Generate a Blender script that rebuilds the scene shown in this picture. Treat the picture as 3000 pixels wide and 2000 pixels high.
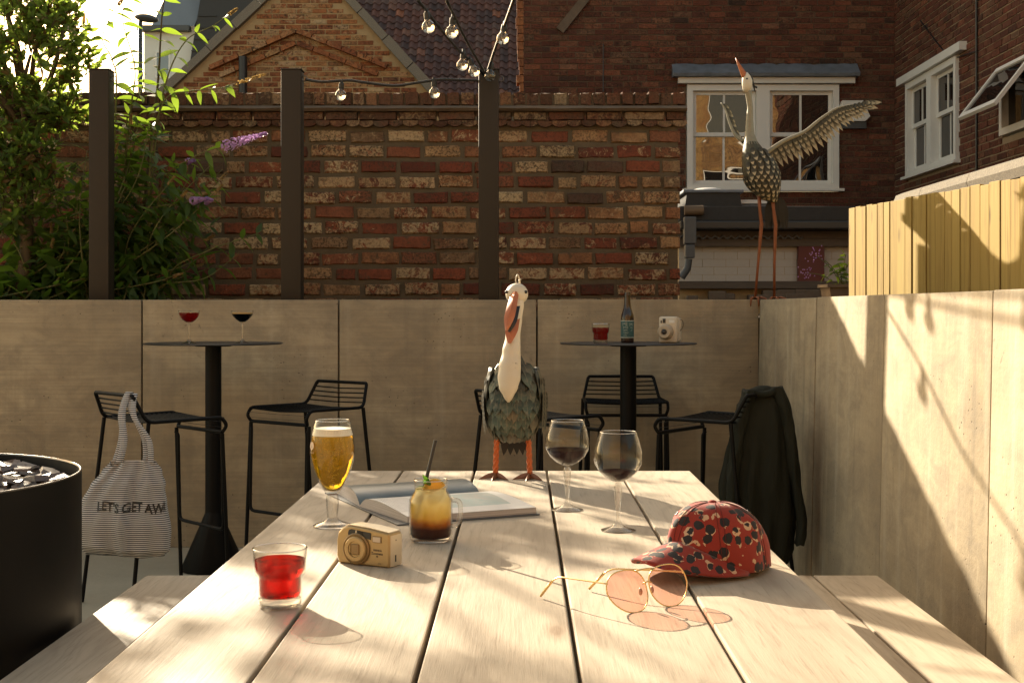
import bpy, bmesh, math, random
from mathutils import Vector, Matrix, Quaternion, noise as mnoise
for o in list(bpy.data.objects):
    bpy.data.objects.remove(o)
scene = bpy.context.scene
COL = scene.collection
R = math.radians
rnd = random.Random(7)

# ------------------------------------------------------------------ camera
EYE = 1.21
FPX, CX, CY = 3840.0, 1527.0, 903.0        # focal length and horizon of the photograph, in its own pixels
cam_d = bpy.data.cameras.new('camera')
cam = bpy.data.objects.new('camera', cam_d)
COL.objects.link(cam)
cam.location = (0, 0, EYE)
cam.rotation_euler = (R(90), 0, 0)
cam_d.sensor_width = 36
cam_d.lens = 36 * FPX / 3000
cam_d.shift_x = -(CX - 1500) / 3000
cam_d.shift_y = -(1000 - CY) / 3000
cam_d.clip_start = 0.05
cam_d.clip_end = 600
scene.camera = cam

# ------------------------------------------------------------------ sky and sun
TO_SUN = Vector((-1.0, 1.75, 0.83)).normalized()
elev = math.asin(TO_SUN.z)
azim = math.atan2(TO_SUN.x, TO_SUN.y)
world = bpy.data.worlds.new('World')
scene.world = world
world.use_nodes = True
wn, wl = world.node_tree.nodes, world.node_tree.links
wn.clear()
sky = wn.new('ShaderNodeTexSky')
sky.sky_type = 'NISHITA'
sky.sun_disc = False
sky.sun_elevation = elev
sky.sun_rotation = azim
sky.dust_density = 1.6
sky.air_density = 1.0
sky.ozone_density = 0.6
wb = wn.new('ShaderNodeMix'); wb.data_type = 'RGBA'; wb.blend_type = 'MULTIPLY'
wb.inputs[0].default_value = 1.0
wb.inputs[7].default_value = (1.0, 0.80, 0.54, 1)     # the photograph's warm white balance
bgn = wn.new('ShaderNodeBackground'); bgn.inputs[1].default_value = 0.135
wo = wn.new('ShaderNodeOutputWorld')
wl.new(sky.outputs[0], wb.inputs[6]); wl.new(wb.outputs[2], bgn.inputs[0]); wl.new(bgn.outputs[0], wo.inputs[0])

sun_d = bpy.data.lights.new('sun', 'SUN')
sun_d.energy = 5.0
sun_d.angle = R(0.5)
sun_d.color = (1.0, 0.865, 0.655)
sun = bpy.data.objects.new('sun', sun_d)
COL.objects.link(sun)
sun.rotation_euler = (-TO_SUN).to_track_quat('-Z', 'Y').to_euler()
sun.location = (-6, 10, 8)

scene.view_settings.view_transform = 'Standard'
scene.view_settings.look = 'None'
scene.view_settings.gamma = 1.0
scene.view_settings.exposure = 1.55
scene.view_settings.use_curve_mapping = False
scene.render.engine = 'CYCLES'
cy = scene.cycles
cy.use_denoising = True
cy.max_bounces = 14
cy.transparent_max_bounces = 24
cy.transmission_bounces = 10
cy.diffuse_bounces = 5
cy.sample_clamp_indirect = 6.0
cy.caustics_reflective = False
cy.caustics_refractive = False

# ------------------------------------------------------------------ mesh helpers
class MB:
    """collects faces for ONE mesh object"""
    def __init__(s):
        s.v = []; s.f = []
    def add(s, vs, fs):
        b = len(s.v)
        s.v += [tuple(p) for p in vs]
        s.f += [tuple(i + b for i in f) for f in fs]
        return s
    def box(s, x0, x1, y0, y1, z0, z1, bev=0.0):
        if bev <= 0:
            vs = [(x, y, z) for z in (z0, z1) for y in (y0, y1) for x in (x0, x1)]
            return s.add(vs, [(0, 2, 3, 1), (4, 5, 7, 6), (0, 1, 5, 4), (2, 6, 7, 3), (0, 4, 6, 2), (1, 3, 7, 5)])
        bm = bmesh.new()
        bmesh.ops.create_cube(bm, size=1.0)
        for v in bm.verts:
            v.co = ((x0 + x1) / 2 + v.co.x * (x1 - x0), (y0 + y1) / 2 + v.co.y * (y1 - y0), (z0 + z1) / 2 + v.co.z * (z1 - z0))
        bmesh.ops.bevel(bm, geom=list(bm.edges), offset=bev, segments=2, profile=0.6, affect='EDGES')
        bm.verts.index_update()
        s.add([v.co[:] for v in bm.verts], [[v.index for v in f.verts] for f in bm.faces])
        bm.free()
        return s
    def loops(s, rings, cap0=True, cap1=True, closed=True):
        """skin a list of equally long rings of points"""
        n = len(rings[0]); vs = [p for r in rings for p in r]; fs = []
        for i in range(len(rings) - 1):
            for j in range(n if closed else n - 1):
                k = (j + 1) % n
                fs.append((i * n + j, i * n + k, (i + 1) * n + k, (i + 1) * n + j))
        if cap0: fs.append(tuple(range(n - 1, -1, -1)))
        if cap1: fs.append(tuple((len(rings) - 1) * n + j for j in range(n)))
        return s.add(vs, fs)
    def lathe(s, prof, n=32, c=(0, 0, 0), cap0=False, cap1=False):
        rings = [[(c[0] + r * math.cos(2 * math.pi * j / n), c[1] + r * math.sin(2 * math.pi * j / n), c[2] + z) for j in range(n)] for r, z in prof]
        return s.loops(rings, cap0, cap1)
    def tube(s, pts, r, n=8, closed=False, caps=True):
        pts = [Vector(p) for p in pts]
        m = len(pts)
        rr = r if isinstance(r, (list, tuple)) else [r] * m
        tan = []
        for i in range(m):
            a = pts[(i - 1) % m] if (closed or i > 0) else pts[i]
            b = pts[(i + 1) % m] if (closed or i < m - 1) else pts[i]
            t = (b - a)
            tan.append(t.normalized() if t.length > 1e-9 else Vector((0, 0, 1)))
        ref = Vector((0, 0, 1)) if abs(tan[0].z) < 0.9 else Vector((1, 0, 0))
        nrm = tan[0].cross(ref).normalized()
        rings = []
        for i in range(m):
            if i > 0:
                q = tan[i - 1].rotation_difference(tan[i])
                nrm = q @ nrm
            bn = tan[i].cross(nrm).normalized()
            rings.append([tuple(pts[i] + (nrm * math.cos(2 * math.pi * j / n) + bn * math.sin(2 * math.pi * j / n)) * rr[i]) for j in range(n)])
        if closed: rings.append(rings[0])
        return s.loops(rings, caps and not closed, caps and not closed)
    def ball(s, c, rx, ry=None, rz=None, nu=16, nv=10):
        ry = ry or rx; rz = rz or rx
        rings = []
        for i in range(nv + 1):
            a = -math.pi / 2 + math.pi * i / nv
            k = max(math.cos(a), 1e-3)
            rings.append([(c[0] + rx * k * math.cos(2 * math.pi * j / nu), c[1] + ry * k * math.sin(2 * math.pi * j / nu), c[2] + rz * math.sin(a)) for j in range(nu)])
        return s.loops(rings)
    def prism(s, outline, y0, y1):
        """outline of (x, z) points, extruded along y"""
        n = len(outline)
        vs = [(x, y0, z) for x, z in outline] + [(x, y1, z) for x, z in outline]
        fs = [tuple(range(n)), tuple(range(2 * n - 1, n - 1, -1))]
        for j in range(n):
            k = (j + 1) % n
            fs.append((j, n + j, n + k, k))
        return s.add(vs, fs)
    def xf(s, m):
        s.v = [tuple(m @ Vector(p)) for p in s.v]
        return s
    def join(s, other, m=None):
        vs = other.v if m is None else [tuple(m @ Vector(p)) for p in other.v]
        return s.add(vs, other.f)
    def mesh(s, name, smooth=False, angle=None):
        me = bpy.data.meshes.new(name)
        me.from_pydata(s.v, [], s.f)
        me.validate()
        bm = bmesh.new(); bm.from_mesh(me)
        bmesh.ops.recalc_face_normals(bm, faces=bm.faces)
        bm.to_mesh(me); bm.free()
        if smooth:
            me.shade_smooth()
            if angle: me.set_sharp_from_angle(angle=R(angle))
        return me

def link(name, data, m, parent=None, loc=None, rot=None, scl=None):
    o = bpy.data.objects.new(name, data)
    COL.objects.link(o)
    if m is not None and data is not None and len(data.materials) == 0:
        data.materials.append(m)
    if parent: o.parent = parent
    if loc is not None: o.location = loc
    if rot is not None: o.rotation_euler = rot
    if scl is not None: o.scale = scl
    return o
def obj(name, mb, m, parent=None, smooth=False, angle=None, **k):
    return link(name, mb.mesh(name, smooth, angle), m, parent, **k)
def tag(o, label=None, cat=None, group=None, kind=None):
    if label: o['label'] = label
    if cat: o['category'] = cat
    if group: o['group'] = group
    if kind: o['kind'] = kind
    return o
def thing(name, label, cat, loc=(0, 0, 0), rz=0.0, group=None):
    o = bpy.data.objects.new(name, None)
    COL.objects.link(o)
    o.location = loc; o.rotation_euler = (0, 0, rz); o.empty_display_size = 0.05
    return tag(o, label, cat, group)
def copy_tree(o, parent=None):
    c = o.copy(); COL.objects.link(c); c.parent = parent
    for ch in list(o.children): copy_tree(ch, c)
    return c
def fillet(pts, r, k=4):
    """round the corners of a polyline"""
    pts = [Vector(p) for p in pts]
    out = [pts[0]]
    for i in range(1, len(pts) - 1):
        a, b, c = pts[i - 1], pts[i], pts[i + 1]
        d = min(r, (a - b).length * .45, (c - b).length * .45)
        p0 = b + (a - b).normalized() * d; p1 = b + (c - b).normalized() * d
        for j in range(k + 1):
            t = j / k
            out.append(p0 * (1 - t) ** 2 + b * 2 * t * (1 - t) + p1 * t * t)
    out.append(pts[-1])
    return out
def lerp_table(tab, z):
    """piecewise smooth interpolation of rows (z, a, b, ...)"""
    if z <= tab[0][0]: return tab[0][1:]
    for p, q in zip(tab, tab[1:]):
        if z <= q[0]:
            t = (z - p[0]) / (q[0] - p[0]); t = t * t * (3 - 2 * t)
            return [a + (b - a) * t for a, b in zip(p[1:], q[1:])]
    return tab[-1][1:]
def at(px, py, Y):
    """point of the place seen at a photo pixel, at distance Y in front of the camera"""
    return Vector(((px - CX) * Y / FPX, Y, EYE + (CY - py) * Y / FPX))
_tm = {}
def text_mesh(txt, size, extrude=0.0, align='CENTER', bold=0.0, res=2):
    c = bpy.data.curves.new('t', 'FONT'); c.body = txt; c.size = size; c.extrude = extrude
    c.align_x = align; c.align_y = 'CENTER'; c.offset = bold; c.resolution_u = res
    o = bpy.data.objects.new('t', c); COL.objects.link(o)
    dg = bpy.context.evaluated_depsgraph_get()
    me = bpy.data.meshes.new_from_object(o.evaluated_get(dg))
    bpy.data.objects.remove(o); bpy.data.curves.remove(c)
    return me

# ------------------------------------------------------------------ material helpers
class NT:
    def __init__(s, name):
        s.m = bpy.data.materials.new(name); s.m.use_nodes = True
        s.t = s.m.node_tree; s.t.nodes.clear()
        s.out = s.t.nodes.new('ShaderNodeOutputMaterial')
    def n(s, typ, props=None, **ins):
        nd = s.t.nodes.new('ShaderNode' + typ)
        for k, v in (props or {}).items(): setattr(nd, k, v)
        for k, v in ins.items():
            key = int(k[1:]) if k[0] == 'i' and k[1:].isdigit() else k.replace('_', ' ')
            s.set(nd.inputs[key], v)
        return nd
    def set(s, sock, v):
        if isinstance(v, bpy.types.NodeSocket): s.t.links.new(v, sock)
        elif isinstance(v, bpy.types.Node): s.t.links.new(v.outputs[0], sock)
        else:
            if isinstance(v, (tuple, list)) and len(v) == 3 and sock.type == 'RGBA': v = (*v, 1)
            sock.default_value = v
    def math(s, op, a, b=0.0, c=None, clamp=False):
        nd = s.t.nodes.new('ShaderNodeMath'); nd.operation = op; nd.use_clamp = clamp
        s.set(nd.inputs[0], a); s.set(nd.inputs[1], b)
        if c is not None: s.set(nd.inputs[2], c)
        return nd.outputs[0]
    def mix(s, fac, a, b, blend='MIX'):
        nd = s.t.nodes.new('ShaderNodeMix'); nd.data_type = 'RGBA'; nd.blend_type = blend
        s.set(nd.inputs[0], fac); s.set(nd.inputs[6], a); s.set(nd.inputs[7], b)
        return nd.outputs[2]
    def ramp(s, fac, stops, interp='LINEAR'):
        nd = s.t.nodes.new('ShaderNodeValToRGB'); cr = nd.color_ramp; cr.interpolation = interp
        while len(cr.elements) < len(stops): cr.elements.new(0.5)
        for e, (p, c) in zip(cr.elements, stops):
            e.position = p
            e.color = (c, c, c, 1) if isinstance(c, (int, float)) else ((*c, 1) if len(c) == 3 else c)
        s.set(nd.inputs[0], fac)
        return nd.outputs[0]
    def coords(s, scale=(1, 1, 1), kind='pos', offs=None):
        if kind == 'pos': src = s.n('NewGeometry').outputs['Position']
        else: src = s.n('TexCoord').outputs['Object']
        if offs is not None:
            va = s.t.nodes.new('ShaderNodeVectorMath'); va.operation = 'ADD'
            s.set(va.inputs[0], src); s.set(va.inputs[1], offs); src = va.outputs[0]
        mp = s.n('Mapping', Scale=scale); s.set(mp.inputs[0], src)
        return mp.outputs[0]
    def noise(s, vec, scale, detail=4, rough=0.55, dist=0.0, w='Fac'):
        nd = s.n('TexNoise', Vector=vec, Scale=scale, Detail=detail, Roughness=rough, Distortion=dist)
        return nd.outputs[w]
    def bump(s, h, strength=0.3, dist=0.01):
        return s.n('Bump', Height=h, Strength=strength, Distance=dist).outputs[0]
    def pbr(s, color, rough=0.6, metal=0.0, normal=None, spec=0.5, **k):
        p = s.n('BsdfPrincipled', Roughness=rough, Metallic=metal)
        s.set(p.inputs['Base Color'], color)
        s.set(p.inputs['Specular IOR Level'], spec)
        if normal is not None: s.set(p.inputs['Normal'], normal)
        for kk, v in k.items(): s.set(p.inputs[kk.replace('_', ' ')], v)
        return p.outputs[0]
    def done(s, sh):
        s.set(s.out.inputs[0], sh)
        return s.m
    def rand(s):
        return s.n('ObjectInfo').outputs['Random']
    def island(s):
        return s.n('NewGeometry').outputs['Random Per Island']

def plain(name, c, rough=0.5, metal=0.0, var=0.12, scale=30, spec=0.5, bump=0.0):
    t = NT(name)
    v = t.coords(kind='obj')
    n = t.noise(v, scale, 5, 0.6)
    col = t.mix(n, tuple(x * (1 - var) for x in c), tuple(min(1, x * (1 + var)) for x in c))
    rg = t.math('ADD', t.math('MULTIPLY', n, 0.2), rough - 0.1)
    nm = t.bump(t.noise(v, scale * 4, 3), bump, 0.002) if bump else None
    return t.done(t.pbr(col, rg, metal, nm, spec))
# ------------------------------------------------------------------ materials
M = {}
def concrete(name, sa, va_, lift):
    t = NT(name)
    rz = t.rand()
    off = t.n('CombineXYZ', X=t.math('MULTIPLY', rz, 9.0), Y=t.math('MULTIPLY', rz, 5.0), Z=t.math('MULTIPLY', rz, 3.0)).outputs[0]
    v = t.coords((1, 1, 1), offs=off)
    big = t.noise(t.coords((1, 1, 1.3), offs=off), 1.5, 5, 0.62, .4)
    mid = t.noise(t.coords((5, 5, 8), offs=off), 1.0, 6, 0.68, .6)
    streak = t.noise(t.coords((1.5, 1.5, 70), offs=off), 1.0, 4, 0.6, .3)
    vert = t.noise(t.coords((11, 11, 0.8), offs=off), 1.0, 5, 0.62)
    fine = t.noise(v, 45, 5, .7)
    c = t.ramp(big, [(0.28, (0.305, 0.240, 0.155)), (0.5, (0.445, 0.355, 0.232)), (0.72, (0.555, 0.455, 0.305))])
    c = t.mix(t.ramp(mid, [(.36, .62), (.58, 0)]), c, (0.245, 0.205, 0.15))
    c = t.mix(t.ramp(streak, [(0.40, sa), (0.56, 0.0)]), c, (0.25, 0.205, 0.145))
    c = t.mix(t.ramp(vert, [(0.54, 0.0), (0.72, va_)]), c, (0.55, 0.48, 0.36))
    c = t.mix(t.ramp(vert, [(0.28, va_), (0.44, 0.0)]), c, (0.20, 0.165, 0.12))
    c = t.mix(t.math('MULTIPLY', fine, .30), c, (.20, .165, .12))
    c = t.mix(t.math('MULTIPLY', rz, 0.14), c, (0.22, 0.18, 0.13))
    spk = t.n('TexVoronoi', Vector=v, Scale=38.0).outputs['Distance']
    keep = t.ramp(t.noise(v, 3.5, 2), [(0.56, 0.0), (0.64, 1.0)])
    pit = t.math('MULTIPLY', t.ramp(spk, [(0.05, 1.0), (0.14, 0.0)]), keep)
    c = t.mix(pit, c, (0.06, 0.045, 0.03))
    # rubbed dirt and crazing along some patches
    dr = t.math('MULTIPLY', t.ramp(t.noise(v, 24, 6, .75, 1.2), [(.60, 0), (.68, .8)]), t.ramp(t.noise(v, 1.9, 2), [(.58, 0), (.68, 1)]))
    c = t.mix(dr, c, (.13, .10, .07))
    h = t.math('ADD', t.math('MULTIPLY', streak, sa * 1.6), t.math('ADD', t.math('MULTIPLY', fine, .8), t.math('MULTIPLY', pit, -1.5)))
    return t.done(t.pbr(c, 0.85, normal=t.bump(h, 0.5, 0.005), spec=0.25))
M['concrete'] = concrete('board_marked_concrete', .34, .34, 1)
M['concrete_side'] = concrete('stained_concrete', .10, .60, 1)

def old_brick(name, ramp_stops, cream=0.5, use_island=False, cscale=26, dirt=(0.03, 0.022, 0.016), grime=0.0):
    t = NT(name)
    r = t.island() if use_island else t.rand()
    off = t.n('CombineXYZ', X=t.math('MULTIPLY', r, 7.0), Y=t.math('MULTIPLY', r, 11.0), Z=t.math('MULTIPLY', r, 5.0)).outputs[0]
    v = t.coords((1, 1, 1), offs=off)
    r2 = t.math('FRACT', t.math('MULTIPLY', r, 17.31))
    r3 = t.math('FRACT', t.math('MULTIPLY', r, 41.7))
    r4 = t.math('FRACT', t.math('MULTIPLY', r, 77.9))
    c = t.ramp(r, ramp_stops)
    n1 = t.noise(v, cscale, 7, 0.72, 0.9)
    n2 = t.noise(v, cscale * 3.2, 5, 0.75)
    n3 = t.noise(v, cscale * .45, 3, 0.6)
    c = t.mix(t.ramp(n3, [(.4, 0), (.65, .5)]), c, t.mix(r3, (.20, .055, .03), (.07, .03, .022)))
    thr = t.math('SUBTRACT', n1, t.math('MULTIPLY', t.math('SUBTRACT', 1.0, r2), 0.42))
    lime = t.ramp(thr, [(0.36, 0.0), (0.43, cream)])
    lc = t.mix(r3, (0.38, 0.215, 0.105), (0.58, 0.44, 0.26))
    c = t.mix(lime, c, lc)
    c = t.mix(t.math('MULTIPLY', t.ramp(n2, [(0.47, 0.0), (0.60, 1.0)]), t.math('ADD', .35, t.math('MULTIPLY', r4, .6))), c, dirt)
    if grime > 0:
        w = t.coords()
        gn = t.noise(w, 2.2, 5, .65)
        c = t.mix(t.math('MULTIPLY', t.ramp(gn, [(.35, 1), (.65, 0)]), grime), c, (.045, .033, .022))
        sm = t.noise(w, 17, 6, .7, .6)
        c = t.mix(t.ramp(sm, [(.56, 0), (.66, .75)]), c, (.085, .064, .042))
    return t.done(t.pbr(c, 0.92, normal=t.bump(t.math('ADD', n1, n2), 0.7, 0.007), spec=0.12))
warm = [(0.0, (0.12, 0.040, 0.030)), (0.22, (0.23, 0.066, 0.040)), (0.42, (0.32, 0.095, 0.050)), (0.6, (0.26, 0.11, 0.062)),
        (0.75, (0.37, 0.18, 0.085)), (0.9, (0.46, 0.29, 0.15)), (1.0, (0.10, 0.065, 0.052))]
M['wall_brick'] = old_brick('reclaimed_garden_brick', warm, 0.9, False, 24, (0.05, 0.036, 0.025), .28)
M['cope_brick'] = old_brick('weathered_coping_brick', [(0, (0.085, 0.05, 0.032)), (0.5, (0.15, 0.075, 0.045)), (1, (0.11, 0.08, 0.055))], 0.35)
darkr = [(0, (0.08, 0.035, 0.026)), (0.4, (0.15, 0.056, 0.036)), (0.7, (0.115, 0.05, 0.036)), (0.9, (0.22, 0.078, 0.046)), (1, (0.055, 0.037, 0.03))]
M['house_brick'] = old_brick('dark_house_brick', darkr, 0.12, False, 14)
M['house_brick_m'] = old_brick('dark_house_brickwork', darkr, 0.12, True, 14)
gab = [(0, (0.24, 0.09, 0.045)), (0.3, (0.33, 0.125, 0.055)), (0.6, (0.40, 0.17, 0.07)), (0.85, (0.44, 0.26, 0.12)), (1, (0.18, 0.075, 0.045))]
M['gable_brick'] = old_brick('orange_gable_brick', gab, 0.55, False, 9)
M['gable_brick_m'] = old_brick('orange_gable_brickwork', gab, 0.55, True, 9)

def mortar(name, a, b, sc=12):
    t = NT(name); v = t.coords()
    n = t.noise(v, sc, 6, 0.65)
    return t.done(t.pbr(t.mix(n, a, b), 0.95, normal=t.bump(t.noise(v, sc * 8, 4), 0.6, 0.006), spec=0.1))
M['mortar'] = mortar('brown_mortar', (0.075, 0.058, 0.038), (0.165, 0.125, 0.082))
M['mortar_dark'] = mortar('dark_mortar', (0.10, 0.074, 0.05), (0.17, 0.125, 0.085), 6)
M['mortar_side'] = mortar('pale_mortar', (0.26, 0.20, 0.135), (0.36, 0.28, 0.19), 6)
M['mortar_pale'] = mortar('lime_mortar', (0.34, 0.235, 0.125), (0.47, 0.34, 0.19), 5)
M['stone_ledge'] = mortar('weathered_ledge', (0.10, 0.07, 0.05), (0.20, 0.15, 0.11), 9)

def oak(name, a, b, c, axis='y', dark=(0.16, 0.11, 0.07), k=1.0):
    t = NT(name)
    r = t.rand()
    cmb = t.n('CombineXYZ', X=t.math('MULTIPLY', r, 13.0), Y=t.math('MULTIPLY', r, 7.0), Z=t.math('MULTIPLY', r, 5.0)).outputs[0]
    def sc(l, w): return (w, l, w) if axis == 'y' else ((w, w, l) if axis == 'z' else (l, w, w))
    ix = {'y': 0, 'z': 0, 'x': 2}[axis]
    warp = t.noise(t.coords(sc(0.9, 6), offs=cmb), 1.0, 4, 0.55)
    bend = t.noise(t.coords(sc(1.1, 5.0), offs=cmb), 1.0, 2, 0.5)
    across = t.n('SeparateXYZ', Vector=t.coords((1, 1, 1), offs=cmb)).outputs[ix]
    # growth rings: cathedral arches where the warp is strong
    ph = t.math('ADD', t.math('MULTIPLY', across, 42.0), t.math('MULTIPLY', bend, 30.0))
    ring = t.math('ADD', .5, t.math('MULTIPLY', t.math('SINE', t.math('MULTIPLY', ph, 2.6)), .5))
    ring = t.math('POWER', ring, 3.0)
    g1 = t.noise(t.coords(sc(1.5, 34), offs=cmb), 1.0, 6, 0.66, 0.5)
    g2 = t.noise(t.coords(sc(9, 210), offs=cmb), 1.0, 4, 0.65)
    col = t.ramp(warp, [(0.3, a), (0.52, b), (0.72, c)])
    col = t.mix(t.math('MULTIPLY', ring, .19 * k), col, dark)
    col = t.mix(t.ramp(g1, [(0.48, 0.0), (0.72, 0.30 * k)]), col, dark)
    col = t.mix(t.ramp(g2, [(0.55, 0.0), (0.68, 0.42 * k)]), col, dark)
    col = t.mix(t.math('MULTIPLY', r, 0.14), col, (0.42, 0.33, 0.23))
    stain = t.noise(t.coords(sc(2.2, 3.5), offs=cmb), 1.0, 4, .6)
    col = t.mix(t.ramp(stain, [(.58, 0), (.75, .22 * k)]), col, (.30, .23, .16))
    kv = t.n('TexVoronoi', Vector=t.coords(sc(1.5, 4.6), offs=cmb), Scale=1.0, Randomness=1.0).outputs['Distance']
    knot = t.ramp(kv, [(0.03, 0.85), (0.055, 0.45), (.11, 0.0)])
    col = t.mix(knot, col, (0.19, 0.12, 0.065))
    h = t.math('ADD', t.math('MULTIPLY', g1, 0.7), t.math('ADD', g2, t.math('MULTIPLY', ring, -.3)))
    rough = t.math('ADD', 0.50, t.math('MULTIPLY', g1, 0.25))
    return t.done(t.pbr(col, rough, normal=t.bump(h, 0.25, 0.002), spec=0.32))
M['oak'] = oak('bleached_oak', (0.39, 0.315, 0.228), (0.485, 0.402, 0.298), (0.54, 0.46, 0.352), k=.8)

def fence_wood():
    t = NT('treated_pine'); r = t.rand()
    cmb = t.n('CombineXYZ', X=t.math('MULTIPLY', r, 23.0), Y=t.math('MULTIPLY', r, 31.0), Z=t.math('MULTIPLY', r, 17.0)).outputs[0]
    g = t.noise(t.coords((40, 40, 1.3), offs=cmb), 1.0, 5, 0.62, 0.8)
    w = t.noise(t.coords((3, 3, 0.8), offs=cmb), 1.0, 3)
    kv = t.n('TexVoronoi', Vector=t.coords((7, 7, 2.6), offs=cmb), Scale=1.0).outputs['Distance']
    col = t.ramp(r, [(0, (0.40, 0.275, 0.075)), (0.5, (0.43, 0.30, 0.085)), (1, (0.465, 0.33, 0.10))])
    col = t.mix(t.ramp(w, [(0.35, 0.35), (0.6, 0.0)]), col, (0.31, 0.19, 0.055))
    col = t.mix(t.ramp(g, [(0.48, 0.0), (0.70, 0.75)]), col, (0.20, 0.115, 0.035))
    col = t.mix(t.ramp(kv, [(0.06, 0.95), (0.10, .6), (0.16, 0.0)]), col, (0.10, 0.055, 0.018))
    return t.done(t.pbr(col, 0.75, normal=t.bump(g, 0.3, 0.003), spec=0.2))
M['pine'] = fence_wood()
M['dark_timber'] = oak('dark_timber', (0.055, 0.04, 0.03), (0.085, 0.06, 0.045), (0.11, 0.08, 0.055), 'x', (0.025, 0.018, 0.012))
M['planter_wood'] = oak('planter_wood', (0.11, 0.07, 0.04), (0.16, 0.105, 0.06), (0.21, 0.14, 0.085), 'x', (0.04, 0.025, 0.015))
M['black_metal'] = plain('black_powder_coat', (0.0035, 0.0032, 0.003), 0.5, 0.0, 0.25, 60, 0.16)
M['table_black'] = plain('anthracite_powder_coat', (0.014, 0.0135, 0.014), 0.42, 0.0, 0.2, 40, 0.5)
M['post'] = plain('bronze_painted_steel', (0.036, 0.026, 0.017), 0.55, 0.0, 0.18, 9, 0.25)
M['pit_steel'] = plain('black_steel', (0.006, 0.0055, 0.0055), 0.45, 0.0, 0.4, 6, 0.25)
M['pit_rim'] = plain('worn_steel_edge', (0.16, 0.14, 0.12), 0.35, 0.8, 0.3, 40)
M['white_paint'] = plain('white_gloss_paint', (0.74, 0.715, 0.67), 0.4, 0.0, 0.06, 8, 0.4)
M['white_render'] = plain('white_render', (0.72, 0.70, 0.64), 0.8, 0.0, 0.06, 2, 0.3)
M['lead'] = plain('lead_flashing', (0.15, 0.165, 0.19), 0.55, 0.0, 0.6, 9, 0.4)
M['slate'] = plain('slate_sheet', (0.17, 0.19, 0.22), 0.5, 0.0, 0.2, 1.5, 0.5)
M['dark_slate'] = plain('dark_slate_sheet', (0.035, 0.033, 0.034), 0.6, 0.0, 0.3, 3, 0.4)
M['black_plastic'] = plain('black_plastic', (0.016, 0.016, 0.016), 0.4)
M['grey_plastic'] = plain('grey_plastic', (0.06, 0.062, 0.065), 0.45, 0.0, 0.15)
M['felt'] = plain('roof_felt', (0.050, 0.046, 0.043), 0.9, 0.0, 0.3, 20, 0.2, 0.4)
M['white_wash'] = plain('whitewashed_brick', (0.50, 0.44, 0.38), 0.85, 0.0, 0.1, 5, 0.2, 0.2)
M['red_paint'] = plain('oxblood_paint', (0.12, 0.022, 0.014), 0.6, 0.0, 0.25, 8)
M['coping'] = plain('gritty_coping_stone', (0.21, 0.185, 0.15), 0.95, 0.0, 0.75, 90, 0.1, 0.9)
M['soil'] = mortar('soil', (0.03, 0.022, 0.014), (0.07, 0.05, 0.03), 7)
M['paving'] = mortar('patio_concrete', (0.37, 0.31, 0.22), (0.55, 0.47, 0.345), 3)
M['copper'] = plain('rust_brown_steel', (0.23, 0.072, 0.025), 0.55, 0.3, 0.4, 30)

def tile_mat():
    t = NT('clay_pantile'); r = t.rand(); v = t.coords()
    c = t.ramp(r, [(0, (0.055, 0.032, 0.03)), (0.45, (0.085, 0.04, 0.034)), (0.75, (0.12, 0.048, 0.034)), (0.93, (0.10, 0.06, 0.05)), (1, (0.26, 0.09, 0.045))])
    n = t.noise(v, 3.0, 6, 0.7)
    c = t.mix(t.ramp(n, [(0.5, 0.0), (0.75, 0.7)]), c, (0.035, 0.028, 0.026))
    return t.done(t.pbr(c, 0.7, normal=t.bump(n, 0.3, 0.02), spec=0.3))
M['pantile'] = tile_mat()

def leaf_mat(name, a, b, trans, tw=0.5):
    t = NT(name); r = t.rand(); isl = t.island()
    rr = t.math('FRACT', t.math('ADD', r, isl))
    c = t.mix(rr, a, b)
    n = t.noise(t.coords(), 40, 3)
    c = t.mix(t.math('MULTIPLY', n, 0.3), c, tuple(x * 0.6 for x in a))
    d = t.pbr(c, 0.5, spec=0.35)
    tl = t.n('BsdfTranslucent'); t.set(tl.inputs[0], t.mix(rr, trans, tuple(min(1, x * 1.25) for x in trans)))
    mx = t.n('MixShader'); t.set(mx.inputs[0], tw); t.set(mx.inputs[1], d); t.set(mx.inputs[2], tl.outputs[0])
    return t.done(mx.outputs[0])
M['leaf'] = leaf_mat('buddleia_leaf', (0.045, 0.085, 0.024), (0.08, 0.125, 0.035), (0.24, 0.36, 0.03), 0.48)
M['leaf_small'] = leaf_mat('evergreen_leaf', (0.06, 0.105, 0.03), (0.105, 0.15, 0.042), (0.30, 0.40, 0.055), 0.55)
M['leaf_rust'] = leaf_mat('rusty_leaf', (0.16, 0.09, 0.03), (0.09, 0.085, 0.03), (0.25, 0.14, 0.03), 0.4)
M['stem'] = plain('woody_stem', (0.085, 0.06, 0.03), 0.8, 0.0, 0.3, 40)
M['stem_green'] = plain('green_stem', (0.13, 0.13, 0.04), 0.7, 0.0, 0.2, 40)
M['flower'] = leaf_mat('lilac_floret', (0.36, 0.20, 0.46), (0.52, 0.33, 0.62), (0.50, 0.30, 0.55), 0.4)
M['flower_dry'] = leaf_mat('faded_floret', (0.28, 0.17, 0.07), (0.40, 0.28, 0.10), (0.40, 0.27, 0.09), 0.35)
M['blossom'] = leaf_mat('pale_blossom', (0.45, 0.38, 0.22), (0.55, 0.45, 0.30), (0.5, 0.4, 0.2), 0.3)

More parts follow.
